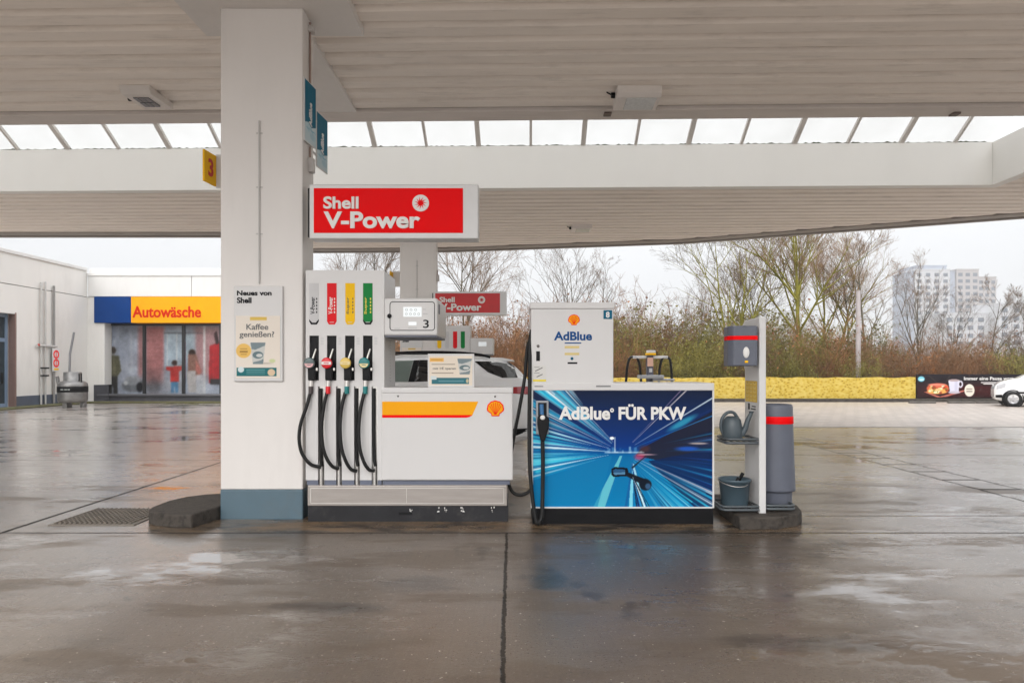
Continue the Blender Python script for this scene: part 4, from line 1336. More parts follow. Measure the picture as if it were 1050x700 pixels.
# notice on the panel's left face
cv = Canvas(40, 60, (216, 178, 76))
for i in range(5):
    for j in range(3): cv.rect(.08 + j * .3, .30 + j * .3, .06 + i * .19, .19 + i * .19, (232, 204, 120), .8); cv.rect(.12 + j * .3, .26 + j * .3, .09 + i * .19, .11 + i * .19, (120, 80, 30), .6)
cv.build('notice', PRINT, st, (2.2835, 0, 0), (0, -1, 0), FZ, rect=(-6.68, -6.36, 1.135, 1.335))
mb = MB(); mb.box(2.2825, 2.286, 6.56, 6.60, 1.06, 1.12); mb.box(2.2825, 2.286, 6.40, 6.53, 1.065, 1.075); mb.box(2.2825, 2.286, 6.40, 6.50, 1.09, 1.10); mb.build('small_print', BLACKL, st)
# trays
def tray(x0, x1, y0, y1, z, rise, nm):
    mb = MB()
    r_ = .05
    lp = []
    for (u, v, a0) in ((x1 - r_, y1 - r_, 0), (x0 + r_, y1 - r_, 90), (x0 + r_, y0 + r_, 180), (x1 - r_, y0 + r_, 270)):
        for k in range(5):
            th = rad(a0 + 22.5 * k); lp.append((u + r_ * math.cos(th), v + r_ * math.sin(th), z))
    lp.append(lp[0])
    mb.tube(lp, .013, 8, caps=False)
    if rise: mb.tube([(p[0], p[1], p[2] + rise) for p in lp], .011, 8, caps=False)
    for k in range(5):
        u = x0 + (x1 - x0) * (k + .5) / 5
        mb.tube([(u, y0, z), (u, y1, z)], .006, 6)
    return mb.build(nm, TUBEG, st)
tray(X(745), 2.286, 6.30, 6.62, .765, .035, 'upper_tray')
tray(X(740), 2.286, 6.29, 6.64, .150, .03, 'lower_tray')
tray(2.351, X(817), 6.34, 6.84, .150, .03, 'bin_tray')

# bin
bn = thing('litter_bin', (2.545, 6.62, .13), 'tall dark grey litter bin with red band behind the service panel', 'litter bin')
mb = MB(); mb.lathe([(.001, .0), (.155, .0), (.160, .012), (.160, .11), (.163, .12), (.188, .125), (.190, .14), (.1895, .155), (.172, .66), (.168, .82), (.166, .925), (.160, .945), (.150, .950), (.140, .94), (.135, .90)], (2.545, 6.62, .16), 40)
mb.build('body', GREYD, bn)
mb = MB(); mb.lathe([(.1715, 0), (.1735, .003), (.1712, .068), (.169, .071)], (2.545, 6.62, .16 + .765), 40); mb.build('red_band', RED, bn)
mb = MB(); mb.lathe([(.001, .0), (.135, .0)], (2.545, 6.62, 1.07), 40); mb.build('inner_dark', BLACKP, bn)

# watering can
GRN = mat('grey_green_plastic', srgb(70, 80, 86), .4, var=.08, scale=6)
wc = thing('watering_can', (2.06, 6.44, .785), 'grey-green plastic watering can standing on the upper wire tray', 'watering can')
mb = MB(); mb.lathe([(.001, 0), (.088, 0), (.095, .012), (.092, .12), (.078, .19), (.055, .215), (.052, .218)], (2.07, 6.42, .785), 28); mb.build('body', GRN, wc)
mb = MB(); mb.tube(spline([(2.15, 6.40, .83), (2.185, 6.39, .90), (2.205, 6.385, .97), (2.235, 6.38, 1.035)], 5), [.030 - .0008 * i for i in range(16)], 12); mb.build('spout', GRN, wc)
mb = MB(); mb.lathe([(.012, 0), (.024, .02), (.026, .024), (.001, .026)], (2.237, 6.38, 1.03), 14); mb.build('rose', GRN, wc)
mb = MB(); mb.tube(spline([(2.125, 6.42, .985), (2.08, 6.42, 1.04), (2.02, 6.42, 1.035), (1.975, 6.42, .98), (1.965, 6.42, .90), (1.985, 6.42, .84)], 6), .015, 10); mb.build('handle', GRN, wc)

# bucket with squeegees
BKT = mat('blue_grey_bucket', srgb(66, 83, 93), .4, var=.08, scale=6)
bk = thing('bucket', (2.10, 6.45, .165), 'blue-grey plastic bucket on the lower wire tray', 'bucket')
mb = MB(); mb.lathe([(.001, 0), (.118, 0), (.122, .01), (.142, .225), (.150, .228), (.152, .246), (.146, .252), (.138, .248), (.118, .02), (.001, .018)], (2.105, 6.46, .165), 36); mb.build('body', BKT, bk)
mb = MB(); mb.lathe([(.001, 0), (.128, 0)], (2.105, 6.46, .30), 30); mb.build('water', mat('dirty_water', (.03, .035, .035), .05), bk)
mb = MB(); mb.tube(spline([(1.955, 6.46, .405), (1.97, 6.39, .385), (2.06, 6.32, .36), (2.17, 6.33, .365), (2.255, 6.46, .405)], 6), .004, 6); mb.build('wire_handle', STEEL, bk)
for (dx, dy, ln, lab) in ((.03, .03, .16, 'black squeegee handle sticking out of the bucket, taller of two'), (-.02, .0, .12, 'black squeegee handle leaning low on the bucket rim, shorter of two')):
    sq = thing('squeegee', (2.105 + dx, 6.46 + dy, .2), lab, 'squeegee')
    mb = MB(); mb.tube([(2.105 + dx - .05, 6.46 + dy, .22), (2.105 + dx + .05, 6.46 + dy - .02, .30 + ln)], .012, 8); mb.tube([(2.105 + dx + .035, 6.46 + dy - .016, .28 + ln * .9), (2.105 + dx + .055, 6.46 + dy - .02, .305 + ln)], .017, 8); mb.build('handle', BLACKP, sq)
    mb = MB(); mb.box(2.105 + dx - .09, 2.105 + dx - .0, 6.45 + dy, 6.48 + dy, .20, .225, .005); mb.build('blade', RUBBER, sq)

# ------------------------------------------------------------------ vacuum station
VD = 22.0
X = lambda v, D=VD: PX(v, D)
Z = lambda v, D=VD: PZ(v, D)
vs_ = thing('vacuum_station', (X(667), VD, 0), 'self-service vacuum pillar with two looping black hoses by the yellow banner', 'vacuum station')
mb = MB(); mb.lathe([(.001, 0), (.42, 0), (.44, .05), (.44, .55), (.40, .75), (.30, .80), (.001, .80)], (X(667), VD, 0), 28); mb.build('tank', STEEL, vs_)
mb = MB(); mb.box(X(655), X(679), VD - .3, VD + .3, Z(388), Z(384.4), .02); mb.box(X(668), X(690), VD - .25, VD + .25, Z(390.5), Z(388), .02); mb.build('shelf', mat('shelf_grey', (.35, .36, .38), .4), vs_)
mb = MB(); mb.box(X(662.8), X(669.4), VD - .10, VD + .10, .75, Z(362), .02); mb.build('pillar', mat('pillar_dark', (.10, .10, .13), .4), vs_)
mb = MB(); mb.box(X(663.2), X(669.0), VD - .12, VD - .10, Z(375.5), Z(366.5)); mb.build('price_board', mat('board_salmon', (.72, .44, .34), .5), vs_)
mb = MB(); mb.box(X(665), X(668), VD - .12, VD - .10, Z(381.5), Z(377.5)); mb.build('coin_panel', mat('panel_pale', (.6, .6, .6), .4), vs_)
mb = MB(); mb.box(X(662.4), X(671.6), VD - .16, VD + .12, Z(364), Z(362), .01); mb.build('yellow_cap', YEL, vs_)
mb = MB(); mb.box(X(663.4), X(671.4), VD - .14, VD + .12, Z(361.9), Z(359.2), .01); mb.build('cap', WFRAME, vs_)
for a, b_ in ((648.5, 662.6), (669.6, 684.5)):
    mb = MB(); mb.box(X(a), X(b_), VD - .06, VD + .06, Z(367.4), Z(364.8), .01); mb.build('boom_arm', WFRAME, vs_)
for pts in ([(649.5, 365.6), (645.5, 367.5), (643.2, 376), (641.8, 391), (641, 402)], [(649.8, 366), (653.2, 367), (655.8, 375), (657.2, 391), (657.5, 402)],
            [(683, 366), (686.6, 368.5), (688, 377), (688.8, 391), (689, 402)], [(683, 366.2), (679, 367.5), (676.8, 375), (675.8, 385), (675, 400)]):
    mb = MB(); mb.tube(spline([(X(a), VD - .02, Z(b_)) for a, b_ in pts], 6), .042, 8); mb.build('hose', RUBBER, vs_)

# ------------------------------------------------------------------ wash hall and side building
XW, YW, HB = -18.6, 29.9, 5.86
wh = thing('wash_hall', (-14, YW, 0), 'white flat-roofed car wash hall with blue and yellow sign band', 'building')
XE = -9.5
mb = MB()
mb.box(XW - 8, XW + .55, YW, YW + 14, 0, 4.6); mb.box(XW + .55, XE, YW + .55, YW + 14, 3.40, 4.60); mb.box(XW + .55, XE, YW + .9, YW + 14, 0, 3.40); mb.box(XE - .5, XE + .02, YW + .001, YW + .9, 0, 3.4)
mb.build('wall', RENDERW, wh)
PARA = mat('parapet_panel', (.66, .65, .63), .5, var=.03, dirt=.12, stretch=(1, 1, .3))
mb = MB(); mb.box(XW + .05, -14.02, YW - .06, YW + 14, 4.61, 5.50, .01); mb.box(-14.0, XE + .05, YW - .06, YW + 14, 4.61, 5.50, .01); mb.build('parapet', PARA, wh)
mb = MB(); mb.box(XW + .02, XE + .08, YW - .1, YW + 14, 5.50, 5.62, .01); mb.box(XW + .02, XE + .07, YW + .1, YW + 14, 5.62, 5.86, .02); mb.build('roof_cap', PARA, wh)
sx0, sxm, sx1 = PX(97.5, YW), PX(135.3, YW), PX(300, YW)
z0, z1 = PZ(331, YW), PZ(304.3, YW)
mb = MB(); mb.box(sx0, sxm - .003, YW - .08, YW + .5, z0, z1 - .004, .01); mb.build('blue_fascia', mat('fascia_blue', srgb(2, 54, 116), .5, var=.06, spec=.15), wh)
mb = MB(); mb.box(sxm + .003, XE, YW - .08, YW + .5, z0, z1 - .004, .01); yf = mb.build('yellow_fascia', mat('fascia_yellow', (.84, .345, .002), .5, var=.04, spec=.15), wh)
text('lettering', 'Autowäsche', (PX(137, YW), PX(207, YW), PZ(325.6, YW), PZ(314, YW)), mat('fascia_red', (.55, .02, .004), .5, spec=.1), yf, (0, YW - .08, 0), bold=.02, depth=.02)
# plinth and sill
DPL = mat('dark_plinth', (.05, .05, .06), .55, var=.2, dirt=.3, dirtcol=(.2, .19, .18))
mb = MB(); mb.box(PX(100, YW), XE, YW + .05, YW + .9, 0, PZ(405.8, YW)); mb.box(XW + .3, XW + .95, YW - .03, YW + .0, 0, .75); mb.build('plinth', DPL, wh)
mb = MB(); mb.box(PX(100, YW), XE, YW - .06, YW + .7, PZ(405.8, YW), PZ(404, YW), .01); mb.build('sill', mat('sill_dark', (.10, .10, .11), .4), wh)
mb = MB(); mb.box(PX(95.2, YW), PX(107, YW), YW + .01, YW + .55, .75, z0, .01); mb.build('pier', RENDERW, wh)

# the shop window with its photographic film
sw = thing('shop_window', (-14.5, YW + .5, .4), 'wide dark-framed window with a printed car-wash street picture', 'window')
WY = YW + .55
wz0, wz1 = PZ(403.5, WY), PZ(334, WY)
wx = [PX(108, WY), PX(148.3, WY), PX(188.5, WY), PX(227, WY), PX(266, WY)]
FR = mat('window_frame_dark', (.016, .016, .018), .35, var=.1)
mb = MB()
for xx in wx: mb.box(xx - .07, xx + .07, WY - .06, WY + .1, wz0 - .05, wz1 + .05, .01)
mb.build('frame', FR, sw)
mb = MB(); mb.box(wx[0] - .07, wx[-1] + .07, WY - .055, WY + .1, wz1 + .001, wz1 + .16, .01); mb.box(wx[0] - .07, wx[-1] + .07, WY - .055, WY + .1, wz0 - .12, wz0 - .001, .01); mb.build('frame', FR, sw)

def mural(i):
    cv = Canvas(60, 100, (176, 184, 198))
    rr = random.Random(50 + i)
    for k in range(30): cv.ell(rr.random(), rr.random() * .8, .25, .16, rr.choice([(196, 202, 214), (160, 170, 190), (206, 208, 214), (150, 160, 182)]), .3, .9)
    if i == 0:
        cv.rect(.86, 1, 0, .75, (196, 128, 124), .8, .1)
        cv.rect(.64, .70, .1, .7, (214, 218, 226), .5, .05); cv.rect(.2, .25, .2, .7, (206, 212, 224), .5, .05)
        cv.ell(.74, .87, .32, .10, (128, 132, 138), .95, .25); cv.ell(.70, .80, .22, .07, (176, 180, 186), .9, .3); cv.ell(.90, .90, .09, .075, (40, 40, 46), 1, .2); cv.ell(.52, .84, .06, .03, (226, 228, 232), .9, .3)
        cv.ell(.18, .36, .08, .05, (76, 66, 58)); cv.poly([(.04, .44), (.34, .44), (.40, .66), (.30, .74), (.06, .74), (.0, .6)], (98, 96, 74)); cv.poly([(.14, .42), (.22, .42), (.26, .7), (.16, .72)], (124, 120, 96), .7)
        cv.poly([(.06, .74), (.30, .74), (.30, 1), (.18, 1), (.17, .80), (.14, 1), (.03, 1)], (62, 60, 58))
    if i == 1:
        cv.rect(0, .50, 0, .84, (188, 118, 116), .9, .1)
        for k in range(12): cv.rect(0, .5, .06 * k, .06 * k + .01, (206, 150, 146), .6)
        cv.rect(.50, 1, .08, .62, (178, 196, 208), .9, .06); cv.rect(.56, .60, .1, .6, (220, 226, 230), .8); cv.rect(.82, .86, .1, .6, (220, 226, 230), .8); cv.rect(.5, 1, .10, .12, (90, 92, 100), .7)
        cv.rect(0, .45, .74, 1, (98, 92, 94), .8, .3); cv.rect(.45, 1, .64, 1, (170, 172, 180), .8, .2)
        cv.ell(.78, .545, .075, .04, (60, 40, 36)); cv.poly([(.55, .60), (.98, .59), (.98, .65), (.90, .67), (.90, .82), (.66, .82), (.66, .66), (.55, .65)], (196, 60, 56)); cv.poly([(.68, .82), (.88, .82), (.88, .98), (.80, .98), (.78, .86), (.76, .98), (.68, .98)], (92, 140, 178))
    if i == 2:
        cv.rect(.25, 1, 0, .75, (190, 128, 124), .7, .15); cv.rect(.52, .58, .0, 1, (226, 226, 226), .9); cv.rect(0, .3, .1, .5, (176, 196, 206), .8, .1); cv.rect(0, .5, .1, .12, (90, 92, 100), .6)
        cv.ell(.20, .40, .10, .055, (66, 52, 46)); cv.poly([(.08, .42), (.32, .42), (.46, .66), (.40, .74), (.08, .66)], (150, 110, 96)); cv.poly([(.30, .5), (.48, .66), (.42, .72), (.3, .66)], (196, 120, 110)); cv.poly([(.04, .66), (.30, .66), (.34, .98), (.10, .98)], (196, 192, 190))
        cv.poly([(.34, .72), (.56, .72), (.58, 1), (.30, 1)], (206, 208, 212), .8)
        cv.poly([(.70, .30), (1, .24), (1, .84), (.68, .84)], (186, 12, 24)); cv.rect(.72, 1, .78, .86, (34, 30, 34)); cv.poly([(.82, .12), (.9, .08), (.98, .26), (.88, .28)], (54, 24, 26)); cv.rect(.78, .82, .35, .75, (220, 40, 46), .6)
    if i == 3:
        cv.rect(0, 1, .3, 1, (176, 30, 36), .7, .3)
    a_ = cv.a
    for _ in range(2):
        a_ = (a_ + np.roll(a_, 1, 0) + np.roll(a_, -1, 0) + np.roll(a_, 1, 1) + np.roll(a_, -1, 1)) / 5
    rg_ = np.random.default_rng(90 + i)
    for q in (5, 12):
        blk = np.kron(rg_.normal(0, 1, (100 // q + 1, 60 // q + 1)), np.ones((q, q)))[:100, :60]
        for _ in range(q): blk = (blk + np.roll(blk, 1, 0) + np.roll(blk, -1, 0) + np.roll(blk, 1, 1) + np.roll(blk, -1, 1)) / 5
        a_ = a_ * (1 + .045 * blk[..., None])
    nz = np.random.default_rng(i).normal(0, 7, a_.shape[:2])[..., None]
    cv.a = (a_ + nz) * .76
    return cv
for i in range(4):
    mural(i).build('pane', PRINTW, sw, (0, WY, 0), FX, FZ, rect=(wx[i] + .068, wx[i + 1] - .068, wz0 - .002, wz1 + .002))

# side building: plane x = XW, runs toward the camera
sb = thing('side_building', (XW, 25, 0), 'white rendered building wing along the left edge with a seam below its roof', 'building')
mb = MB()
mb.box(XW - 8, XW, 25.55, YW - .002, .0, 4.57); mb.box(XW - 8, XW, 20, 23.2, 0, 4.57); mb.box(XW - 8, XW, 23.2, 25.55, 3.5, 4.57); mb.box(XW - 8, XW - .55, 23.2, 25.55, 0, 3.5)
mb.build('wall', RENDERW, sb)
mb = MB(); mb.box(XW - 8, XW - .004, 20, YW - .002, 4.60, 5.72); mb.build('parapet', RENDERW, sb)
mb = MB(); mb.box(XW - 8, XW - .05, 20, YW - .002, 4.57, 4.60); mb.build('seam', mat('seam_dark', (.12, .11, .1), .7), sb)
mb = MB(); mb.box(XW - 8, XW + .05, 20, YW - .06, 5.72, 5.86, .015); mb.build('roof_cap', PARA, sb)
mb = MB(); mb.box(XW - .02, XW + .012, 25.62, YW - .01, 0, .42, .004); mb.build('painted_base', mat('base_slate', srgb(84, 92, 106), .5, var=.1, dirt=.3), sb)
dr = thing('glazed_door', (XW, 24.6, 0), 'blue-grey framed glass door with top light at the left edge', 'door')
DFR = mat('door_frame_blue', srgb(120, 138, 160), .4, var=.05)
mb = MB()
xd = XW - .30
for y in (23.2, 24.25, 25.42): mb.box(xd - .05, xd + .04, y, y + .12, .02, 3.5, .008)
mb.build('frame', DFR, dr)
mb = MB()
for zz in (.02, 2.45, 3.37): mb.box(xd - .048, xd + .038, 23.33, 25.41, zz, zz + .14, .008)
mb.build('frame', DFR, dr)
DG = mat('door_glass', (.03, .045, .055), .06, var=.2, spec=.8)
mb = MB(); mb.box(xd - .02, xd, 23.3, 25.45, .1, 3.4); mb.build('glass', DG, dr)
mb = MB(); mb.box(xd + .04, xd + .09, 25.2, 25.24, .9, 1.3, .005); mb.build('handle', BLACKP, dr)
mb = MB()
mb.box(XW - .25, XW + .005, 25.545, 25.62, 0, 3.55); mb.build('frame', mat('reveal_brown', (.22, .14, .12), .6), dr)

# pipes and valve signs on the side wall
pp = thing('wall_pipes', (XW + .1, 27.2, 0), 'thin vertical pipes with valves on the white side wall', 'pipes')
PIP = mat('pipe_grey', (.55, .54, .52), .4, var=.1, metal=.3)
for y, za in ((26.85, 4.85), (27.1, 4.9), (27.6, 4.8)):
    mb = MB(); mb.tube([(XW + .08, y, .05), (XW + .08, y, za)], .035 if y < 27.5 else .045, 8); mb.build('pipe', PIP if y < 27.5 else mat('pipe_dark', (.25, .24, .23), .5), pp)
mb = MB(); mb.tube([(XW + .09, 26.6, 2.35), (XW + .09, 27.75, 2.35)], .05, 8); mb.build('manifold', PIP, pp)
mb = MB(); mb.lathe([(.001, 0), (.05, 0), (.05, .05), (.001, .05)], (XW + .1, 26.65, 2.38), 12, 'X'); mb.build('valve', mat('valve_red', (.45, .06, .04), .5), pp)
for zz in (1.45, 1.15):
    mb = MB(); mb.box(XW + .08, XW + .2, 26.8, 27.15, zz, zz + .06, .01); mb.build('valve', BLACKP, pp)
ns = thing('warning_signs', (XW + .16, 27.6, 1.4), 'small white board with two red prohibition rings on the pipe', 'sign')
mb = MB(); mb.box(XW + .13, XW + .15, 27.42, 27.85, 1.35, 2.28, .005); mb.build('board', WFRAME, ns)
for zz in (2.03, 1.68):
    mb = MB(); mb.lathe([(.115, .0), (.115, .01), (.17, .01), (.17, 0)], (XW + .15, 27.63, zz), 24, 'X', False); mb.build('prohibition_ring', RED, ns)
    mb = MB(); mb.box(XW + .151, XW + .158, 27.615, 27.645, zz - .12, zz + .12); mb.build('bar', RED, ns)
mb = MB(); mb.box(XW + .151, XW + .156, 27.5, 27.78, 1.40, 1.47); mb.build('yellow_line', YEL, ns)

# waste-oil style drum
TK = 25.6
tx_ = PX(74.5, TK)
TANKM = mat('tank_steel', (.20, .195, .19), .42, metal=.6, var=.2, scale=5, dirt=.3)
tk = thing('steel_tank', (tx_, TK, 0), 'round stainless steel tank with black band by the white wall corner', 'tank')
mb = MB(); mb.lathe([(.001, .18), (.44, .20), (.49, .26), (.50, .34), (.50, .82), (.485, .90), (.40, .98), (.30, 1.0), (.30, 1.30), (.285, 1.33), (.001, 1.34)], (tx_, TK, 0), 36); mb.build('body', TANKM, tk)
mb = MB(); mb.lathe([(.503, .58), (.506, .585), (.506, .79), (.503, .795)], (tx_, TK, 0), 36); mb.build('black_band', BLACKP, tk)
mb = MB()
for i, wd in enumerate((.05, .03, .06, .04, .05)): mb.box(tx_ - .12 + i * .07, tx_ - .12 + i * .07 + wd, TK - .512, TK - .49, .67, .70)
mb.build('band_lettering', mat('band_grey', (.4, .42, .4), .5), tk)
for a in (20, 140, 260):
    mb = MB(); mb.box(tx_ + .36 * math.cos(rad(a)) - .08, tx_ + .36 * math.cos(rad(a)) + .08, TK + .3 * math.sin(rad(a)) - .08, TK + .3 * math.sin(rad(a)) + .08, 0, .25, .01); mb.build('foot', TANKM, tk)
mb = MB(); mb.tube([(tx_ - .46, TK - .1, .85), (tx_ - .50, TK - .1, 1.10), (tx_ - .52, TK - .1, 1.16)], .06, 10); mb.build('side_spout', TANKM, tk)
for dx in (.1, .34, .42):
    mb = MB(); mb.tube([(tx_ + dx, TK - .15, .95), (tx_ + dx, TK - .15, 1.22 + dx * .15)], .025, 8); mb.build('fitting', BLACKP, tk)
mb = MB(); mb.tube([(tx_ - .12, TK, 1.3), (tx_ - .10, TK, 2.0), (tx_ + .05, TK, 2.82)], .04, 8); mb.build('mast', mat('mast_grey', (.22, .22, .23), .4, metal=.4), tk)
mb = MB()
rr = random.Random(8)
for k in range(16):
    a = PX(rr.uniform(16, 40), 27); mb.box(a, a + rr.uniform(.06, .2), 26.2 + rr.uniform(-.6, .6), 26.5 + rr.uniform(-.5, .7), .045, .06 + rr.uniform(.02, .14), .01)
sr = mb.build('rubble', mat('pale_rubble', (.48, .42, .30), .8, var=.2), None)
tag(sr, 'pale rubble scattered along the foot of the left white wall', 'rubble', kind='stuff')

# ------------------------------------------------------------------ banners on the boundary
def yellow_banner_mat():
    m = mat('yellow_banner', (.60, .44, .085), .7, var=.10, scale=1.5, spec=.1)
    t_ = m.node_tree
    b = t_.nodes['Principled BSDF']
    tx = t_.nodes.new('ShaderNodeTexCoord')
    mp = t_.nodes.new('ShaderNodeMapping'); mp.inputs['Scale'].default_value = (6, 1, 10); mp.inputs['Rotation'].default_value = (0, .5, 0)
    t_.links.new(tx.outputs['Object'], mp.inputs[0])
    vo = t_.nodes.new('ShaderNodeTexVoronoi'); vo.inputs['Scale'].default_value = 1.2
    t_.links.new(mp.outputs[0], vo.inputs['Vector'])
    r = t_.nodes.new('ShaderNodeValToRGB')
    r.color_ramp.elements[0].position = .12; r.color_ramp.elements[0].color = (.20, .115, .015, 1)
    r.color_ramp.elements[1].position = .30; r.color_ramp.elements[1].color = (.49, .335, .045, 1)
    e2 = r.color_ramp.elements.new(.8); e2.color = (.58, .45, .12, 1)
    t_.links.new(vo.outputs['Distance'], r.inputs[0])
    t_.links.new(r.outputs[0], b.inputs['Base Color'])
    return m
YD = 30.0
yb = thing('yellow_banner', (9, YD, .14), 'long yellow speckled banner along the boundary below the hedge', 'banner')
a, b_ = -1.5, PX(939, YD)
mb = MB()
n = 60
rr = random.Random(2)
top = [PZ(387, YD) + .02 * math.sin(i * 1.3) + rr.uniform(-.012, .012) for i in range(n + 1)]
vs = []
for i in range(n + 1):
    x = a + (b_ - a) * i / n
    yo = .05 * math.sin(i * 2.1) + rr.uniform(-.03, .03)
    vs += [(x, YD - .02 + yo, .15), (x, YD - .02 + yo, top[i]), (x, YD + .01 + yo, top[i]), (x, YD + .01 + yo, .15)]
fs = []
for i in range(n):
    for k in range(4): fs.append((4 * i + k, 4 * i + 4 + k, 4 * i + 4 + (k + 1) % 4, 4 * i + (k + 1) % 4))
mb.add(vs, fs)
mb.build('sheet', yellow_banner_mat(), yb)
for i in range(8):
    x = a + .3 + (b_ - a - .5) * i / 7
    mb = MB(); mb.box(x - .03, x + .03, YD + .06, YD + .12, .0, 1.02); mb.build('post', mat('post_grey', (.2, .2, .2), .5), yb)

db = thing('food_banner', (20, YD, .14), 'dark banner with sandwich, white cup and white lettering', 'banner')
a, b_ = PX(939.6, YD), PX(1064, YD)
zb0, zb1 = .17, PZ(383.5, YD)
mb = MB(); mb.box(a, b_, YD - .02, YD + .02, zb0, zb1, .004); mb.build('board', BLACKP, db)
cv = Canvas(300, 62, (38, 34, 38))
rr = random.Random(7)
cv.rect(0, 1, .42, 1, (64, 26, 26), .8, .3)
for i in range(9): cv.line((rr.random(), .5 + rr.random() * .5), (rr.random(), .55 + rr.random() * .45), .012, .012, (96, 34, 32), .5, .3)
cv.line((.10, .05), (.2, .5), .02, .02, (88, 74, 66), .6, .4); cv.line((.28, .05), (.2, .6), .02, .02, (84, 72, 66), .6, .4)
cv.ell(.038, .20, .028, .11, (120, 190, 206), 1, .2); cv.ell(.04, .23, .02, .03, (220, 236, 240), .8, .3)
cv.poly([(.06, .74), (.08, .74), (.20, .96), (.17, .97)], (206, 120, 104), .9); cv.poly([(.19, .97), (.20, .93), (.38, .68), (.42, .68), (.24, .95)], (206, 120, 104), .8)
cv.ell(.175, .60, .092, .22, (196, 96, 66), 1, .12); cv.ell(.17, .72, .085, .11, (226, 160, 84), 1, .2)
for i in range(26): cv.ell(.10 + .15 * rr.random(), .48 + .3 * rr.random(), .012, .05, rr.choice([(236, 196, 140), (206, 70, 50), (246, 226, 190), (150, 60, 40), (226, 150, 80), (110, 130, 50)]), .9, .4)
cv.ell(.17, .44, .075, .05, (222, 130, 110), .9, .3)
cv.poly([(.262, .26), (.355, .26), (.345, .74), (.275, .74)], (206, 204, 218)); cv.ell(.308, .26, .046, .05, (168, 150, 150), 1, .1); cv.ell(.362, .42, .02, .15, (206, 204, 218), 1, .3); cv.ell(.361, .42, .011, .09, (50, 36, 38), 1, .2); cv.rect(.315, .335, .3, .7, (174, 172, 194), .6, .02); cv.ell(.31, .76, .05, .06, (190, 186, 200), .9, .3)
cv.ell(.435, .68, .041, .26, (222, 214, 200), 1, .05)
for q in (.60, .70): cv.rect(.41, .46, q, q + .05, (110, 100, 92), .7)
cv.build('print', PRINT, db, (0, YD - .0215, 0), FX, FZ, rect=(a + .01, b_ - .01, zb0 + .01, zb1 - .01))
text('lettering', 'Immer eine Pause wert', (a + (b_ - a) * .39, a + (b_ - a) * .80, zb1 - .26, zb1 - .115), WHITEL, db, (0, YD - .022, 0), bold=.015, depth=.004)
mb = MB(); mb.box(a + (b_ - a) * .55, a + (b_ - a) * .68, YD - .024, YD - .021, zb1 - .44, zb1 - .41); mb.box(a + (b_ - a) * .53, a + (b_ - a) * .68, YD - .024, YD - .021, zb1 - .38, zb1 - .35); mb.build('small_lettering', WHITEL, db)
# wheel stops in the parking bays
for k, px_ in enumerate((946, 986, 1015)):
    mb = MB(); x = PX(px_, 28.6); mb.box(x - .55, x + .55, 28.55, 28.7, .0, .09, .02)
    one('wheel_stop', KERBL, ('low concrete wheel stop below the sandwich picture', 'low concrete wheel stop below the round badge on the dark banner', 'low concrete wheel stop just left of the parked white car')[k], 'wheel stop', mb, 'wheel stops in the parking bays')
# post behind the banner
mb = MB(); x = PX(880, 32); mb.tube([(x, 32, 0), (x, 32, PZ(298, 32))], .12, 14, r1=.10)
one('concrete_post', mat('post_concrete', (.42, .38, .38), .8, var=.1, bump=.2), 'slim pale concrete post standing in front of the bare trees', 'post', mb)

# ------------------------------------------------------------------ cars
CARGLASS = mat('car_glass', (.010, .012, .014), .04, var=.1, spec=.9)
def tint_glass():
    m = bpy.data.materials.new('tinted_glass')
    m.use_nodes = True
    t = m.node_tree
    b = t.nodes['Principled BSDF']
    b.inputs['Base Color'].default_value = (.02, .025, .025, 1); b.inputs['Roughness'].default_value = .03
    tr = t.nodes.new('ShaderNodeBsdfTransparent'); tr.inputs[0].default_value = (.72, .80, .76, 1)
    n = t.nodes.new('ShaderNodeTexNoise'); n.inputs['Scale'].default_value = 2
    r = t.nodes.new('ShaderNodeMapRange'); r.inputs['To Min'].default_value = .55; r.inputs['To Max'].default_value = .65
    t.links.new(n.outputs['Fac'], r.inputs['Value'])
    mx = t.nodes.new('ShaderNodeMixShader')
    t.links.new(r.outputs[0], mx.inputs[0]); t.links.new(b.outputs[0], mx.inputs[1]); t.links.new(tr.outputs[0], mx.inputs[2])
    t.links.new(mx.outputs[0], t.nodes['Material Output'].inputs[0])
    return m
TINT = tint_glass()

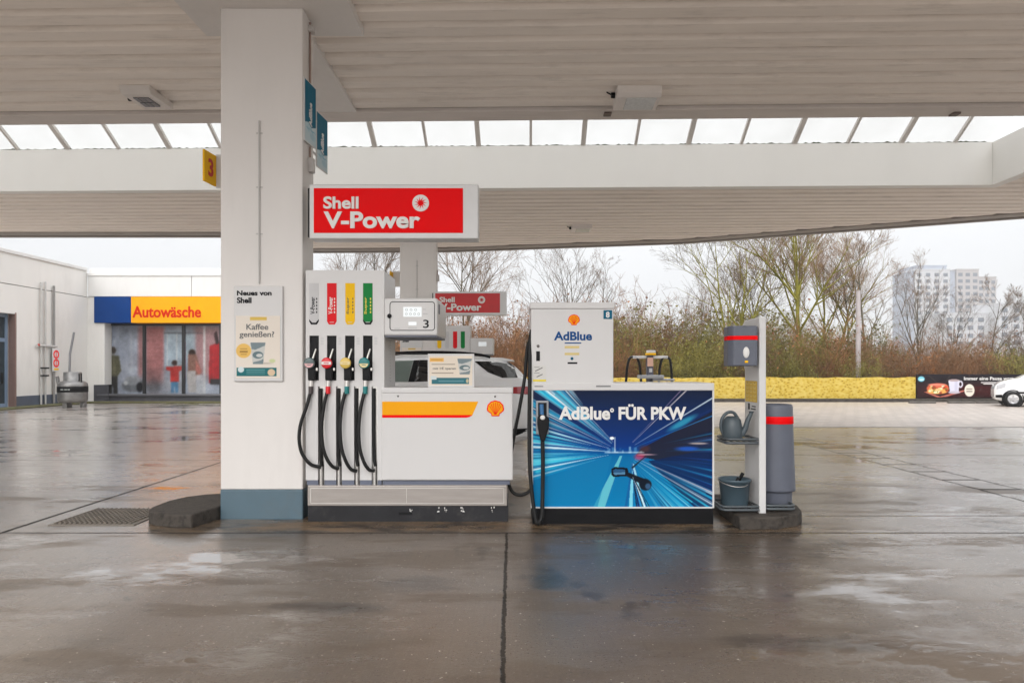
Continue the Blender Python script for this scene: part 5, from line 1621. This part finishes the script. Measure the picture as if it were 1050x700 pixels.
class Car:
    """body lofted through stations along its length; nose points to -x"""
    def __init__(s, xf, yc, stations, W):
        s.xf, s.yc, s.W = xf, yc, W
        s.st = stations      # (pos, half width factor, z bottom, z belt, z roof, greenhouse half width)

    def at(s, p):
        st = s.st
        for i in range(len(st) - 1):
            if st[i][0] <= p <= st[i + 1][0]:
                f = (p - st[i][0]) / max(1e-6, st[i + 1][0] - st[i][0])
                return [a + (b - a) * f for a, b in zip(st[i], st[i + 1])]
        return list(st[0] if p < st[0][0] else st[-1])

    def ring(s, p):
        _, k, zb, zt, zr, wg = s.at(p)
        w = s.W * k
        h = zt - zb
        g = zr - zt
        return [(w * .86, zb), (w * .965, zb + h * .10), (w, zb + h * .36), (w * 1.0, zb + h * .58), (w * .985, zb + h * .80), (w * .955, zt),
                (wg + (w * .955 - wg) * .52, zt + g * .45), (wg + (w * .955 - wg) * .12, zt + g * .80), (wg * .90, zt + g * .94), (wg * .62, zt + g * .99), (0, zr)]

    def half(s, p, z):
        r = s.ring(p)
        for (w0, z0), (w1, z1) in zip(r, r[1:]):
            if z0 <= z <= z1 and z1 > z0: return w0 + (w1 - w0) * (z - z0) / (z1 - z0)
        return r[-1][0]

    def body(s, parent, m, n=64):
        ps = np.linspace(s.st[0][0], s.st[-1][0], n)
        vs, fs = [], []
        for p in ps:
            r = s.ring(p)
            full = [(-w, z) for w, z in r] + [(w, z) for w, z in r[-2::-1]]
            vs += [(s.xf + p, s.yc + w, z) for w, z in full]
        k = len(full)
        for i in range(n - 1):
            for j in range(k):
                j2 = (j + 1) % k
                fs.append((i * k + j, i * k + j2, (i + 1) * k + j2, (i + 1) * k + j))
        mb = MB(); mb.add(vs, fs, True)
        mb.add(vs[:k], [tuple(range(k))]); mb.add(vs[-k:], [tuple(range(k))])
        return mb.build('body', m, parent)

    def patch(s, name, poly, m, parent, off=.006, side=-1, sub=6):
        """polygon of (pos,z) laid on the car's side"""
        q = []
        for i in range(len(poly)):
            a, b = poly[i], poly[(i + 1) % len(poly)]
            for k in range(sub): q.append((a[0] + (b[0] - a[0]) * k / sub, a[1] + (b[1] - a[1]) * k / sub))
        bm = bmesh.new()
        vs = [bm.verts.new((p, 0, z)) for p, z in q]
        f = bm.faces.new(vs)
        bmesh.ops.triangulate(bm, faces=[f])
        for zc in np.linspace(min(z for _, z in q), max(z for _, z in q), 7)[1:-1]:
            bmesh.ops.bisect_plane(bm, geom=list(bm.verts) + list(bm.edges) + list(bm.faces), plane_co=(0, 0, zc), plane_no=(0, 0, 1))
        for v in bm.verts:
            v.co = (s.xf + v.co.x, s.yc + side * (s.half(v.co.x, v.co.z) + off), v.co.z)
        mb = MB(); mb.addbm(bm, True)
        return mb.build(name, m, parent, fixn=False)

    def wheel(s, p, r, parent, side=-1, w=.21):
        y = s.yc + side * (s.W - .01)
        t = -side * 1.0
        mb = MB(); mb.lathe([(r * .60, 0), (r * .66, -.012 * -t * -1), (r * .94, -.010 * -t * -1), (r, .03 * t), (r, (w - .03) * t), (r * .9, w * t), (.001, w * t)], (s.xf + p, y, r), 36, 'Y')
        ty = mb.build('wheel', RUBBER, parent)
        mb = MB()
        mb.lathe([(.001, .035 * t), (r * .2, .02 * t), (r * .24, .05 * t), (r * .56, .06 * t), (r * .60, .0 * t), (r * .66, -.008 * t)], (s.xf + p, y, r), 36, 'Y')
        for k in range(5):
            a = 2 * math.pi * k / 5 + .3
            c, n_ = math.cos(a), math.sin(a)
            mb.prism([(r * .12, -r * .09), (r * .62, -r * .07), (r * .62, r * .07), (r * .12, r * .09)], (s.xf + p, y + .012 * t, r), (c, 0, n_), (-n_, 0, c), (0, 1, 0), .03 * t)
        mb.build('rim', mat('alloy_rim', (.45, .45, .46), .3, metal=.8), ty)
        mb = MB(); mb.lathe([(r * 1.02, -.012 * t * 0 - .004 * t), (r * 1.16, -.006 * t), (r * 1.18, .05 * t), (r * 1.02, .05 * t)], (s.xf + p, y, r), 36, 'Y')
        mb.build('wheel_arch', BLACKP, parent)

# the silver-white estate SUV at the next island
SILVERP = mat('silver_white_lacquer', (.92, .93, .94), .3, var=.02, spec=.5, coat=.5)
DC = 9.72                                # near flank
suv = thing('parked_car', (-1.9, DC + .93, 0), 'silver white SUV with dark rear windows parked behind the fuel pump', 'car', 'cars on the forecourt')
ST = [(0, .72, .42, .74, .78, .60), (.12, .86, .32, .84, .88, .66), (.55, .97, .26, .98, 1.02, .72), (1.15, 1, .24, 1.06, 1.12, .74), (1.35, 1, .24, 1.10, 1.22, .72), (2.05, 1, .24, 1.20, 1.60, .66),
      (2.6, 1, .24, 1.23, 1.665, .67), (3.4, 1, .24, 1.27, 1.668, .665), (3.9, .99, .26, 1.30, 1.625, .65), (4.15, .97, .32, 1.315, 1.585, .63), (4.32, .95, .40, 1.31, 1.46, .62), (4.46, .92, .42, 1.29, 1.315, .60), (4.54, .86, .45, 1.10, 1.13, .58), (4.60, .78, .5, .98, 1.0, .55)]
XF = -4.24
cr = Car(XF, DC + .93, ST, .93)
cr.body(suv, SILVERP)
def sp_(px, py, D=DC):                    # photo point on the near flank -> (pos, z)
    return (PX(px, D) - XF, PZ(py, D))
cr.patch('front_window', [sp_(345, 391.5), sp_(417.5, 391.5), sp_(421.5, 369), sp_(372, 370.5)], TINT, suv)
cr.patch('rear_door_window', [sp_(425, 391.3), sp_(468, 390), sp_(474, 368.8), sp_(428, 368.6)], CARGLASS, suv)
cr.patch('quarter_window', [sp_(485.5, 370.0), sp_(505, 370.0), sp_(526, 373.4), sp_(531, 387.2), sp_(515, 387.3), sp_(500, 381.5)], CARGLASS, suv)
cr.patch('window_pillar', [sp_(417.8, 391.5), sp_(424.8, 391.4), sp_(427.8, 368.7), sp_(421.8, 369)], BLACKP, suv)
cr.patch('sill_trim', [(1.45, .30), (3.35, .30), (3.35, .44), (1.45, .44)], BLACKP, suv)
cr.patch('rear_bumper_trim', [(4.0, .44), (4.52, .47), (4.52, .62), (4.0, .60)], BLACKP, suv)
for a in (1.6, 2.62, 3.55):
    cr.patch('door_gap', [(a, .45), (a + .012, .45), (a + .05, 1.18), (a + .038, 1.18)], BLACKP, suv, .002)
cr.patch('tail_lamp', [(4.24, 1.10), (4.24, 1.19), (4.46, 1.20), (4.53, 1.11), (4.50, 1.08)], mat('tail_red', (.40, .008, .016), .12, coat=.8), suv, .012)
mb = MB(); mb.box(XF + 4.50, XF + 4.60, DC + .35, DC + 1.5, .60, .62)
for side in (-1, 1):
    mbr = MB(); mbr.tube(spline([(XF + p, DC + .93 + side * .60, z) for p, z in ((1.95, 1.595), (2.15, 1.655), (2.8, 1.695), (3.4, 1.69), (3.75, 1.66), (3.92, 1.62))], 6), .018, 8); mbr.build('roof_rail', BLACKP, suv)
# spoiler and sloping tailgate glass
mb = MB()
mb.prism([(3.78, 1.625), (4.10, 1.612), (4.26, 1.580), (4.28, 1.560), (4.10, 1.565), (3.85, 1.58)], (XF, DC + .93 - .60, 0), FX, FZ, (0, 1, 0), 1.20, .008)
mb.build('spoiler', SILVERP, suv)
mb = MB(); mb.prism([(4.16, 1.55), (4.20, 1.55), (4.475, 1.30), (4.44, 1.29)], (XF, DC + .93 - .60, 0), FX, FZ, (0, 1, 0), 1.20); mb.build('tailgate_glass', CARGLASS, suv)
for p in (.95, 3.72): cr.wheel(p, .35, suv); cr.wheel(p, .35, suv, side=1)

# white hatchback at the right edge
WHC = mat('car_white', (.80, .80, .80), .2, var=.02, coat=.8)
WD = 26.0
hb = thing('parked_car', (PX(1039, WD), WD, 0), 'small white hatchback parked at the right edge before the dark banner', 'car', 'cars on the forecourt')
XF2 = PX(1039, WD) - .58
ST2 = [(0, .74, .36, .62, .66, .55), (.05, .84, .26, .78, .82, .60), (.20, .92, .22, .90, .94, .66), (.50, .97, .20, 1.00, 1.04, .70), (.80, 1, .20, 1.04, 1.10, .70), (1.0, 1, .20, 1.06, 1.22, .66), (1.60, 1, .20, 1.08, 1.52, .60),
       (2.2, 1, .20, 1.10, 1.55, .60), (2.9, 1, .22, 1.13, 1.52, .60), (3.3, .97, .28, 1.13, 1.42, .58), (3.5, .94, .34, 1.08, 1.16, .56), (3.6, .86, .4, .9, .94, .52)]
c2 = Car(XF2, WD + .82, ST2, .82)
c2.body(hb, WHC)
c2.patch('side_window', [(1.12, 1.08), (2.2, 1.11), (2.2, 1.47), (1.62, 1.45)], CARGLASS, hb)
c2.patch('rear_window', [(2.26, 1.11), (3.0, 1.13), (2.85, 1.42), (2.26, 1.47)], CARGLASS, hb)
c2.patch('rub_strip', [(.62, .50), (2.9, .50), (2.9, .58), (.62, .58)], BLACKP, hb, .012)
c2.patch('bumper_trim', [(.04, .34), (.04, .44), (.24, .46), (.24, .34)], BLACKP, hb, .01)
c2.patch('door_handle', [(1.9, .86), (1.9, .90), (2.08, .90), (2.08, .86)], BLACKP, hb, .02)
c2.patch('headlight', [(.07, .66), (.09, .82), (.36, .92), (.33, .74)], mat('headlight_glass', (.5, .5, .52), .1), hb, .01)
c2.patch('door_gap', [(1.0, .4), (1.012, .4), (1.03, 1.05), (1.018, 1.05)], BLACKP, hb, .003)
mb = MB(); mb.box(XF2 + 1.12, XF2 + 1.28, WD - .16, WD + .04, 1.06, 1.18, .03); mb.build('mirror', WHC, hb)
for p in (.58, 2.95): c2.wheel(p, .30, hb); c2.wheel(p, .30, hb, side=1)
mb = MB()
vs = []
for p, z in ((1.02, 1.20), (1.56, 1.50)):
    h = c2.half(p, z - .02) * .96
    vs += [(XF2 + p - .012, WD + .82 - h * .92, z), (XF2 + p - .012, WD + .82 + h * .92, z)]
mb.add(vs, [(0, 1, 3, 2)]); mb.build('windscreen', CARGLASS, hb)

hb.rotation_euler = (0, 0, rad(-30))

# ------------------------------------------------------------------ trees and shrubs (bare, late winter)
BARK = mat('olive_bark', (.24, .22, .025), .85, objvar=.25, var=.4, scale=4, bump=.4, bscale=30)
BARKD = mat('dark_bark', (.10, .085, .055), .85, objvar=.3, var=.4, scale=4, bump=.4, bscale=30)
TWIG = mat('brown_twig', (.19, .115, .060), .85, objvar=.5, var=.3, scale=1)
TWIGO = mat('olive_twig', (.21, .18, .040), .85, objvar=.5, var=.3, scale=1)
TWIGR = mat('russet_twig', (.24, .115, .048), .85, objvar=.55, var=.35, scale=1)
LEAFR = mat('dead_leaf', (.22, .085, .022), .8, objvar=.5, var=.5, scale=2)

def perp(d, rr):
    v = Vector((rr.gauss(0, 1), rr.gauss(0, 1), rr.gauss(0, 1)))
    v -= d * v.dot(d)
    return v.normalized() if v.length > 1e-6 else d.orthogonal().normalized()

def limb(mbs, p, d, L_, r, lvl, maxl, rr, up=.25, spread=(28, 52), nch=(3, 5), wander=.10, seg=(6, 5, 4, 3, 3), ratio=(.5, .72), steps=(6, 5, 4, 3, 3)):
    n = steps[min(lvl, 4)]
    pts, rs = [p.copy()], [r]
    q, dd = p.copy(), d.copy()
    nodes = []
    for i in range(n):
        dd = (dd + perp(dd, rr) * wander + Vector((0, 0, 1)) * up * .12).normalized()
        q = q + dd * (L_ / n)
        pts.append(q.copy())
        rs.append(max(.0035, r * (1 - .82 * (i + 1) / n)))
        nodes.append((q.copy(), dd.copy(), rs[-1], (i + 1) / n))
    mb = mbs[0] if lvl <= mbs[2] else mbs[1]
    mb.tube(pts, rs, seg[min(lvl, 4)], caps=False)
    if lvl >= maxl: return
    k = rr.randint(*nch) + (3 if lvl == 0 else 0)
    for c in range(k):
        f = rr.uniform(.22 if lvl else .28, .98)
        i = min(n - 1, int(f * n))
        bp, bd, br, _ = nodes[i]
        bp = pts[i].lerp(pts[i + 1], f * n - i)
        a = rad(rr.uniform(*spread))
        nd = (bd * math.cos(a) + perp(bd, rr) * math.sin(a))
        nd = (nd + Vector((0, 0, 1)) * up).normalized()
        limb(mbs, bp, nd, L_ * rr.uniform(*ratio) * (1.15 - .55 * f), max(.004, r * (1 - .8 * f) * .75), lvl + 1, maxl, rr, up, spread, nch, wander, seg, ratio, steps)

def make_tree(seed, H, label, bark, twig, stems=1, spread=(25, 48), up=.35, nch=(4, 6), maxl=4, r=.11, lean=.05, ratio=(.42, .66), bl=1):
    rr = random.Random(seed)
    t = thing('bare_tree', (0, 0, 0), label, 'tree', 'bare trees behind the banners')
    a, b_ = MB(), MB()
    for k in range(stems):
        d = Vector((rr.gauss(0, lean), rr.gauss(0, lean), 1)).normalized()
        if stems > 1:
            an = 2 * math.pi * k / stems + rr.uniform(-.4, .4)
            d = (d + Vector((math.cos(an), math.sin(an), 0)) * rr.uniform(.08, .26)).normalized()
        limb((a, b_, bl), Vector((rr.gauss(0, .08), rr.gauss(0, .08), 0)), d, H * rr.uniform(.82, 1.0), r * rr.uniform(.7, 1), 0, maxl, rr, up, spread, nch, .09, ratio=ratio)
    a.build('trunk', bark, t, fixn=False)
    b_.build('crown', twig, t, fixn=False)
    return t

def place(t, px, D, rz=0, sc=1.0, label=None, z=0):
    t.location = (PX(px, D), D, z)
    t.rotation_euler = (0, 0, rz)
    t.scale = (sc, sc, sc)
    if label: t['label'] = label
    return t

big = make_tree(11, 9.8, '', BARK, TWIG, stems=2, r=.15, spread=(32, 54), up=.30, nch=(6, 7), ratio=(.46, .66), bl=2)
place(big, 820, 35, .4, 1.0, 'tallest bare tree with several olive stems, just right of the service stand')
mid = make_tree(23, 8.0, '', BARK, TWIG, stems=3, r=.10, nch=(5, 6), up=.24, spread=(32, 56), ratio=(.45, .64), bl=2)
place(mid, 752, 34, 0, 1.0, 'olive bare tree directly behind the dark towel box')
slim = make_tree(31, 9.4, '', BARKD, TWIG, stems=1, r=.11, nch=(5, 7), spread=(32, 52), up=.26, ratio=(.40, .62), bl=2)
place(slim, 893, 35.5, 1.2, 1.02, 'slim dark bare tree right of the pale concrete post')
fan = make_tree(47, 7.4, '', BARKD, TWIG, stems=4, r=.08, nch=(3, 5), spread=(28, 50), up=.24, bl=2)
place(fan, 593, 37, 0, 1.0, 'bare many-stemmed tree showing above the white dispenser')
vase = make_tree(59, 8.6, '', BARKD, TWIG, stems=1, r=.09, nch=(6, 8), spread=(32, 55), up=.26, ratio=(.45, .68))
place(vase, 480, 36, .7, 1.0, 'bare tree rising above the farther red fuel sign')
t = copy_tree(vase); place(t, 383, 36, 2.6, .98, 'bare tree seen between the two white columns')
t = copy_tree(slim); place(t, 868, 39, 3.3, .9, 'thin bare tree just left of the pale concrete post, behind')
t = copy_tree(fan); place(t, 945, 38, 1.1, .84, 'low bare tree before the left part of the apartment tower')
t = copy_tree(slim); place(t, 1012, 37, 5.0, .66, 'small dark bare tree below the right end of the apartment tower')
t = copy_tree(fan); place(t, 975, 41, 2.2, .66, 'small spreading bare tree below the middle of the apartment tower')
t = copy_tree(slim); place(t, 1046, 36, 3.9, .60, 'bare tree at the right edge above the white hatchback')
t = copy_tree(fan); place(t, 716, 38, 4.4, .74, 'low many-stemmed bare tree left of the towel box')
t = copy_tree(slim); place(t, 782, 38.5, 2.0, .86, 'slender bare tree between the towel box and the tallest tree')

t = copy_tree(big); place(t, 846, 39.5, 2.2, .84, 'bare olive tree partly hidden behind the tallest tree, to its right')

def make_shrub(seed, H, twig, leaf=None, n=34, w=.8, label='', leaves=0, fine=6):
    rr = random.Random(seed)
    t = thing('bare_shrub', (0, 0, 0), label, 'shrub', 'bare shrubs of the thicket')
    a, l = MB(), MB()
    for k in range(n):
        an = rr.uniform(0, 2 * math.pi)
        R = w * math.sqrt(rr.random())
        p = Vector((R * math.cos(an), R * math.sin(an) * .7, 0))
        d = Vector((math.cos(an) * rr.uniform(.0, .5), math.sin(an) * rr.uniform(.0, .5), 1)).normalized()
        h = H * rr.uniform(.55, 1.0)
        pts, rs = [p.copy()], [rr.uniform(.012, .024)]
        q, dd = p.copy(), d
        for i in range(5):
            dd = (dd + perp(dd, rr) * .16).normalized()
            q = q + dd * h / 5
            pts.append(q.copy()); rs.append(max(.004, rs[0] * (1 - .17 * (i + 1))))
        a.tube(pts, rs, 3, caps=False)
        for c in range(fine):
            f = rr.uniform(.12, .98) * 5
            i = min(4, int(f))
            bp = pts[i].lerp(pts[i + 1], f - i)
            bd = (pts[i + 1] - pts[i]).normalized()
            an2 = rad(rr.uniform(25, 65))
            nd = (bd * math.cos(an2) + perp(bd, rr) * math.sin(an2) + Vector((0, 0, .15))).normalized()
            ln = rr.uniform(.35, 1.0) * H / 4
            m1 = bp + nd * ln * .5
            nd2 = (nd + perp(nd, rr) * .35 + Vector((0, 0, .1))).normalized()
            e1 = m1 + nd2 * ln * .5
            a.tube([bp, m1, e1], [.008, .006, .0035], 3, caps=False)
            for s in range(4):
                sp = bp.lerp(m1, rr.random()) if s < 2 else m1.lerp(e1, rr.random())
                sd_ = (nd + perp(nd, rr) * .9).normalized()
                a.tube([sp, sp + sd_ * ln * rr.uniform(.25, .5)], [.005, .003], 3, caps=False)
                if leaves and rr.random() < leaves:
                    lp = sp + sd_ * ln * .3
                    u = perp(sd_, rr) * .045; v = perp(u.normalized(), rr) * .03
                    l.add([lp - u - v, lp + u - v, lp + u + v, lp - u + v], [(0, 1, 2, 3)])
    a.build('stems', twig, t, fixn=False)
    if leaves: l.build('leaves', leaf, t, fixn=False)
    return t

OLEAF = mat('olive_leaf', (.15, .135, .022), .8, objvar=.5, var=.5, scale=2)
kinds = [make_shrub(101, 4.3, TWIGR, LEAFR, 44, .95, leaves=.10, fine=8), make_shrub(102, 3.9, TWIGO, OLEAF, 46, .9, leaves=.35, fine=8), make_shrub(103, 4.0, TWIG, LEAFR, 44, .9, leaves=.12, fine=8),
         make_shrub(104, 3.3, TWIGR, LEAFR, 36, 1.0, leaves=.95, fine=10), make_shrub(105, 3.6, TWIGO, OLEAF, 44, 1.0, leaves=.55, fine=9)]
SL = ['tall bare russet-stemmed shrub of the thicket', 'olive twiggy shrub of the thicket with sparse greenish leaves', 'bare brown shrub of the thicket', 'low shrub of the thicket holding dense rust-brown dead leaves', 'bushy olive-green shrub of the thicket']
used = set()
rs_ = random.Random(77)
def put_shrub(k, px, D, sc):
    if k not in used: t = kinds[k]; used.add(k)
    else: t = copy_tree(kinds[k])
    place(t, px, D, rs_.uniform(0, 6.28), sc, SL[k])
    t.scale = (sc * rs_.uniform(.95, 1.2), sc * rs_.uniform(.95, 1.2), sc)
    t['group'] = ('russet shrubs of the thicket', 'olive twiggy shrubs of the thicket', 'brown shrubs of the thicket', 'rust-leaved shrubs of the thicket', 'bushy olive shrubs of the thicket')[k]
def choose(px):
    if px < 560: return rs_.choice([0, 0, 2, 2, 3])
    if px < 680: return rs_.choice([0, 2, 0, 1])
    if px < 800: return rs_.choice([1, 4, 1, 4, 2])
    if px < 905: return rs_.choice([1, 4, 1, 0])
    if px < 1000: return rs_.choice([3, 3, 0, 2])
    return rs_.choice([4, 3, 1, 0])
def htop(px):                             # how high the thicket stands, by place
    if px < 560: return 1.10
    if px < 700: return 1.08
    if px < 800: return 1.12
    if px < 905: return .92
    if px < 1000: return .78
    return .80
for D, step in ((31.6, 27), (33.2, 25), (35.2, 27), (37.4, 30)):
    px = 404 if D < 34 else 396
    while px < 1062:
        sc = htop(px) * rs_.uniform(.68, 1.12) * (1 + .045 * (D - 31.6) / 1.5)
        if D == 31.6: sc *= .80
        put_shrub(choose(px), px + rs_.uniform(-6, 6), D + rs_.uniform(-.4, .4), sc)
        px += step * rs_.uniform(.85, 1.15)
# the wood beyond reads as one brown mass
rr = random.Random(5)
mb = MB()
for k in range(5200):
    x = rr.uniform(-14, 44); y = rr.uniform(39.5, 50)
    h = rr.uniform(1.6, 4.4) * (1 if x < 12 else .78)
    d = Vector((rr.gauss(0, .18), rr.gauss(0, .18), 1)).normalized()
    p = Vector((x, y, 0))
    m1 = p + d * h * .55
    q = m1 + (d + perp(d, rr) * .3).normalized() * h * .45
    mb.tube([p, m1, q], [.022, .014, .004], 3, caps=False)
    for s in range(3):
        b0 = p.lerp(m1, rr.uniform(.3, 1)) if s else m1
        e1 = b0 + (d + perp(d, rr) * .9).normalized() * h * rr.uniform(.15, .35)
        mb.tube([b0, e1], [.010, .004], 3, caps=False)
tag(mb.build('thicket', TWIG, None, fixn=False), 'brown mass of bare undergrowth behind the shrubs', 'undergrowth', kind='stuff')
# ground litter and low bramble along the foot of the shrubs
mb = MB()
for k in range(3800):
    x = rr.uniform(-7, 30); y = rr.uniform(30.5, 33.5)
    h = rr.uniform(.5, 1.5)
    d = Vector((rr.gauss(0, .5), rr.gauss(0, .5), 1)).normalized()
    p = Vector((x, y, .03)); q = p + d * h
    mb.tube([p, p.lerp(q, .5) + perp(d, rr) * .1, q], [.010, .008, .004], 3, caps=False)
tag(mb.build('bramble', mat('dark_bramble', (.050, .040, .018), .9, var=.5, scale=1), None, fixn=False), 'low dark bramble growing along the foot of the hedge', 'bramble', kind='stuff')

# ------------------------------------------------------------------ apartment blocks in the haze
PALE = mat('tower_render', (.50, .50, .51), .8, var=.04, scale=.1)
PALE2 = mat('tower_render_buff', (.40, .37, .36), .8, var=.05, scale=.1)
BLUEP = mat('tower_blue', (.33, .36, .42), .7, var=.05, scale=.1)
TWIN = mat('tower_window', (.14, .16, .19), .3)
def block(name_lab, D, parts, group=None):
    t = thing('apartment_block', (PX(parts[0][0], D), D, 0), name_lab, 'building', group)
    for (xa, xb, ytop, m, cols, rows, dz) in parts:
        x0, x1, zt = PX(xa, D), PX(xb, D), PZ(ytop, D)
        mb = MB(); mb.box(x0, x1, D + dz, D + 14 + dz, 0, zt)
        mb.box(x0 - .15, x1 + .15, D + dz - .15, D + 14.2 + dz, zt + .003, zt + .5)
        mb.build('wing', m, t)
        me = None
        for i in range(cols):
            for j in range(rows):
                cx = x0 + (x1 - x0) * (i + .5) / cols
                cz = zt - 2.0 - j * 2.8
                if cz < 8: continue
                ww, hh = min(1.0, (x1 - x0) / cols * .30), .75
                if me is None:
                    mb = MB(); mb.box(-ww, ww, D + dz - .06, D + dz + .1, -hh, hh); o = mb.build('window', TWIN, None); me = o
                else:
                    o = me.copy(); C.objects.link(o)
                o.location = (cx - t.location.x, -t.location.y, cz - t.location.z)
                o.parent = t
    return t
block('tall pale apartment tower with blue stripes fading into the haze', 300,
      [(938, 974, 277, PALE, 4, 9, 0), (944, 975, 272, BLUEP, 0, 0, 3), (974.2, 980, 279, BLUEP, 0, 0, .5), (980.4, 1003, 277, PALE2, 3, 9, -.4), (1003.2, 1022, 284.5, PALE2, 3, 8, .3), (934, 937.8, 279, BLUEP, 0, 0, .4)])
block('lower pale apartment block right of the hazy tower', 235,
      [(1024, 1085, 312, PALE, 5, 5, 0)])
block('lower pale apartment block in front of the hazy tower, behind the trees', 240,
      [(968, 1022, 322, PALE, 5, 4, 0)])

# ------------------------------------------------------------------ the damp air
HZ = MB()
HZ.box(-680, 680, -55, 1090, -1, 62)
hm = bpy.data.materials.new('haze_air')
hm.use_nodes = True
t = hm.node_tree
t.nodes.remove(t.nodes['Principled BSDF'])
v = t.nodes.new('ShaderNodeVolumePrincipled')
v.inputs['Color'].default_value = (.98, .98, .98, 1)
v.inputs['Density'].default_value = .0009
t.links.new(v.outputs[0], t.nodes['Material Output'].inputs['Volume'])
hz = HZ.build('haze', hm, None, kind='stuff')
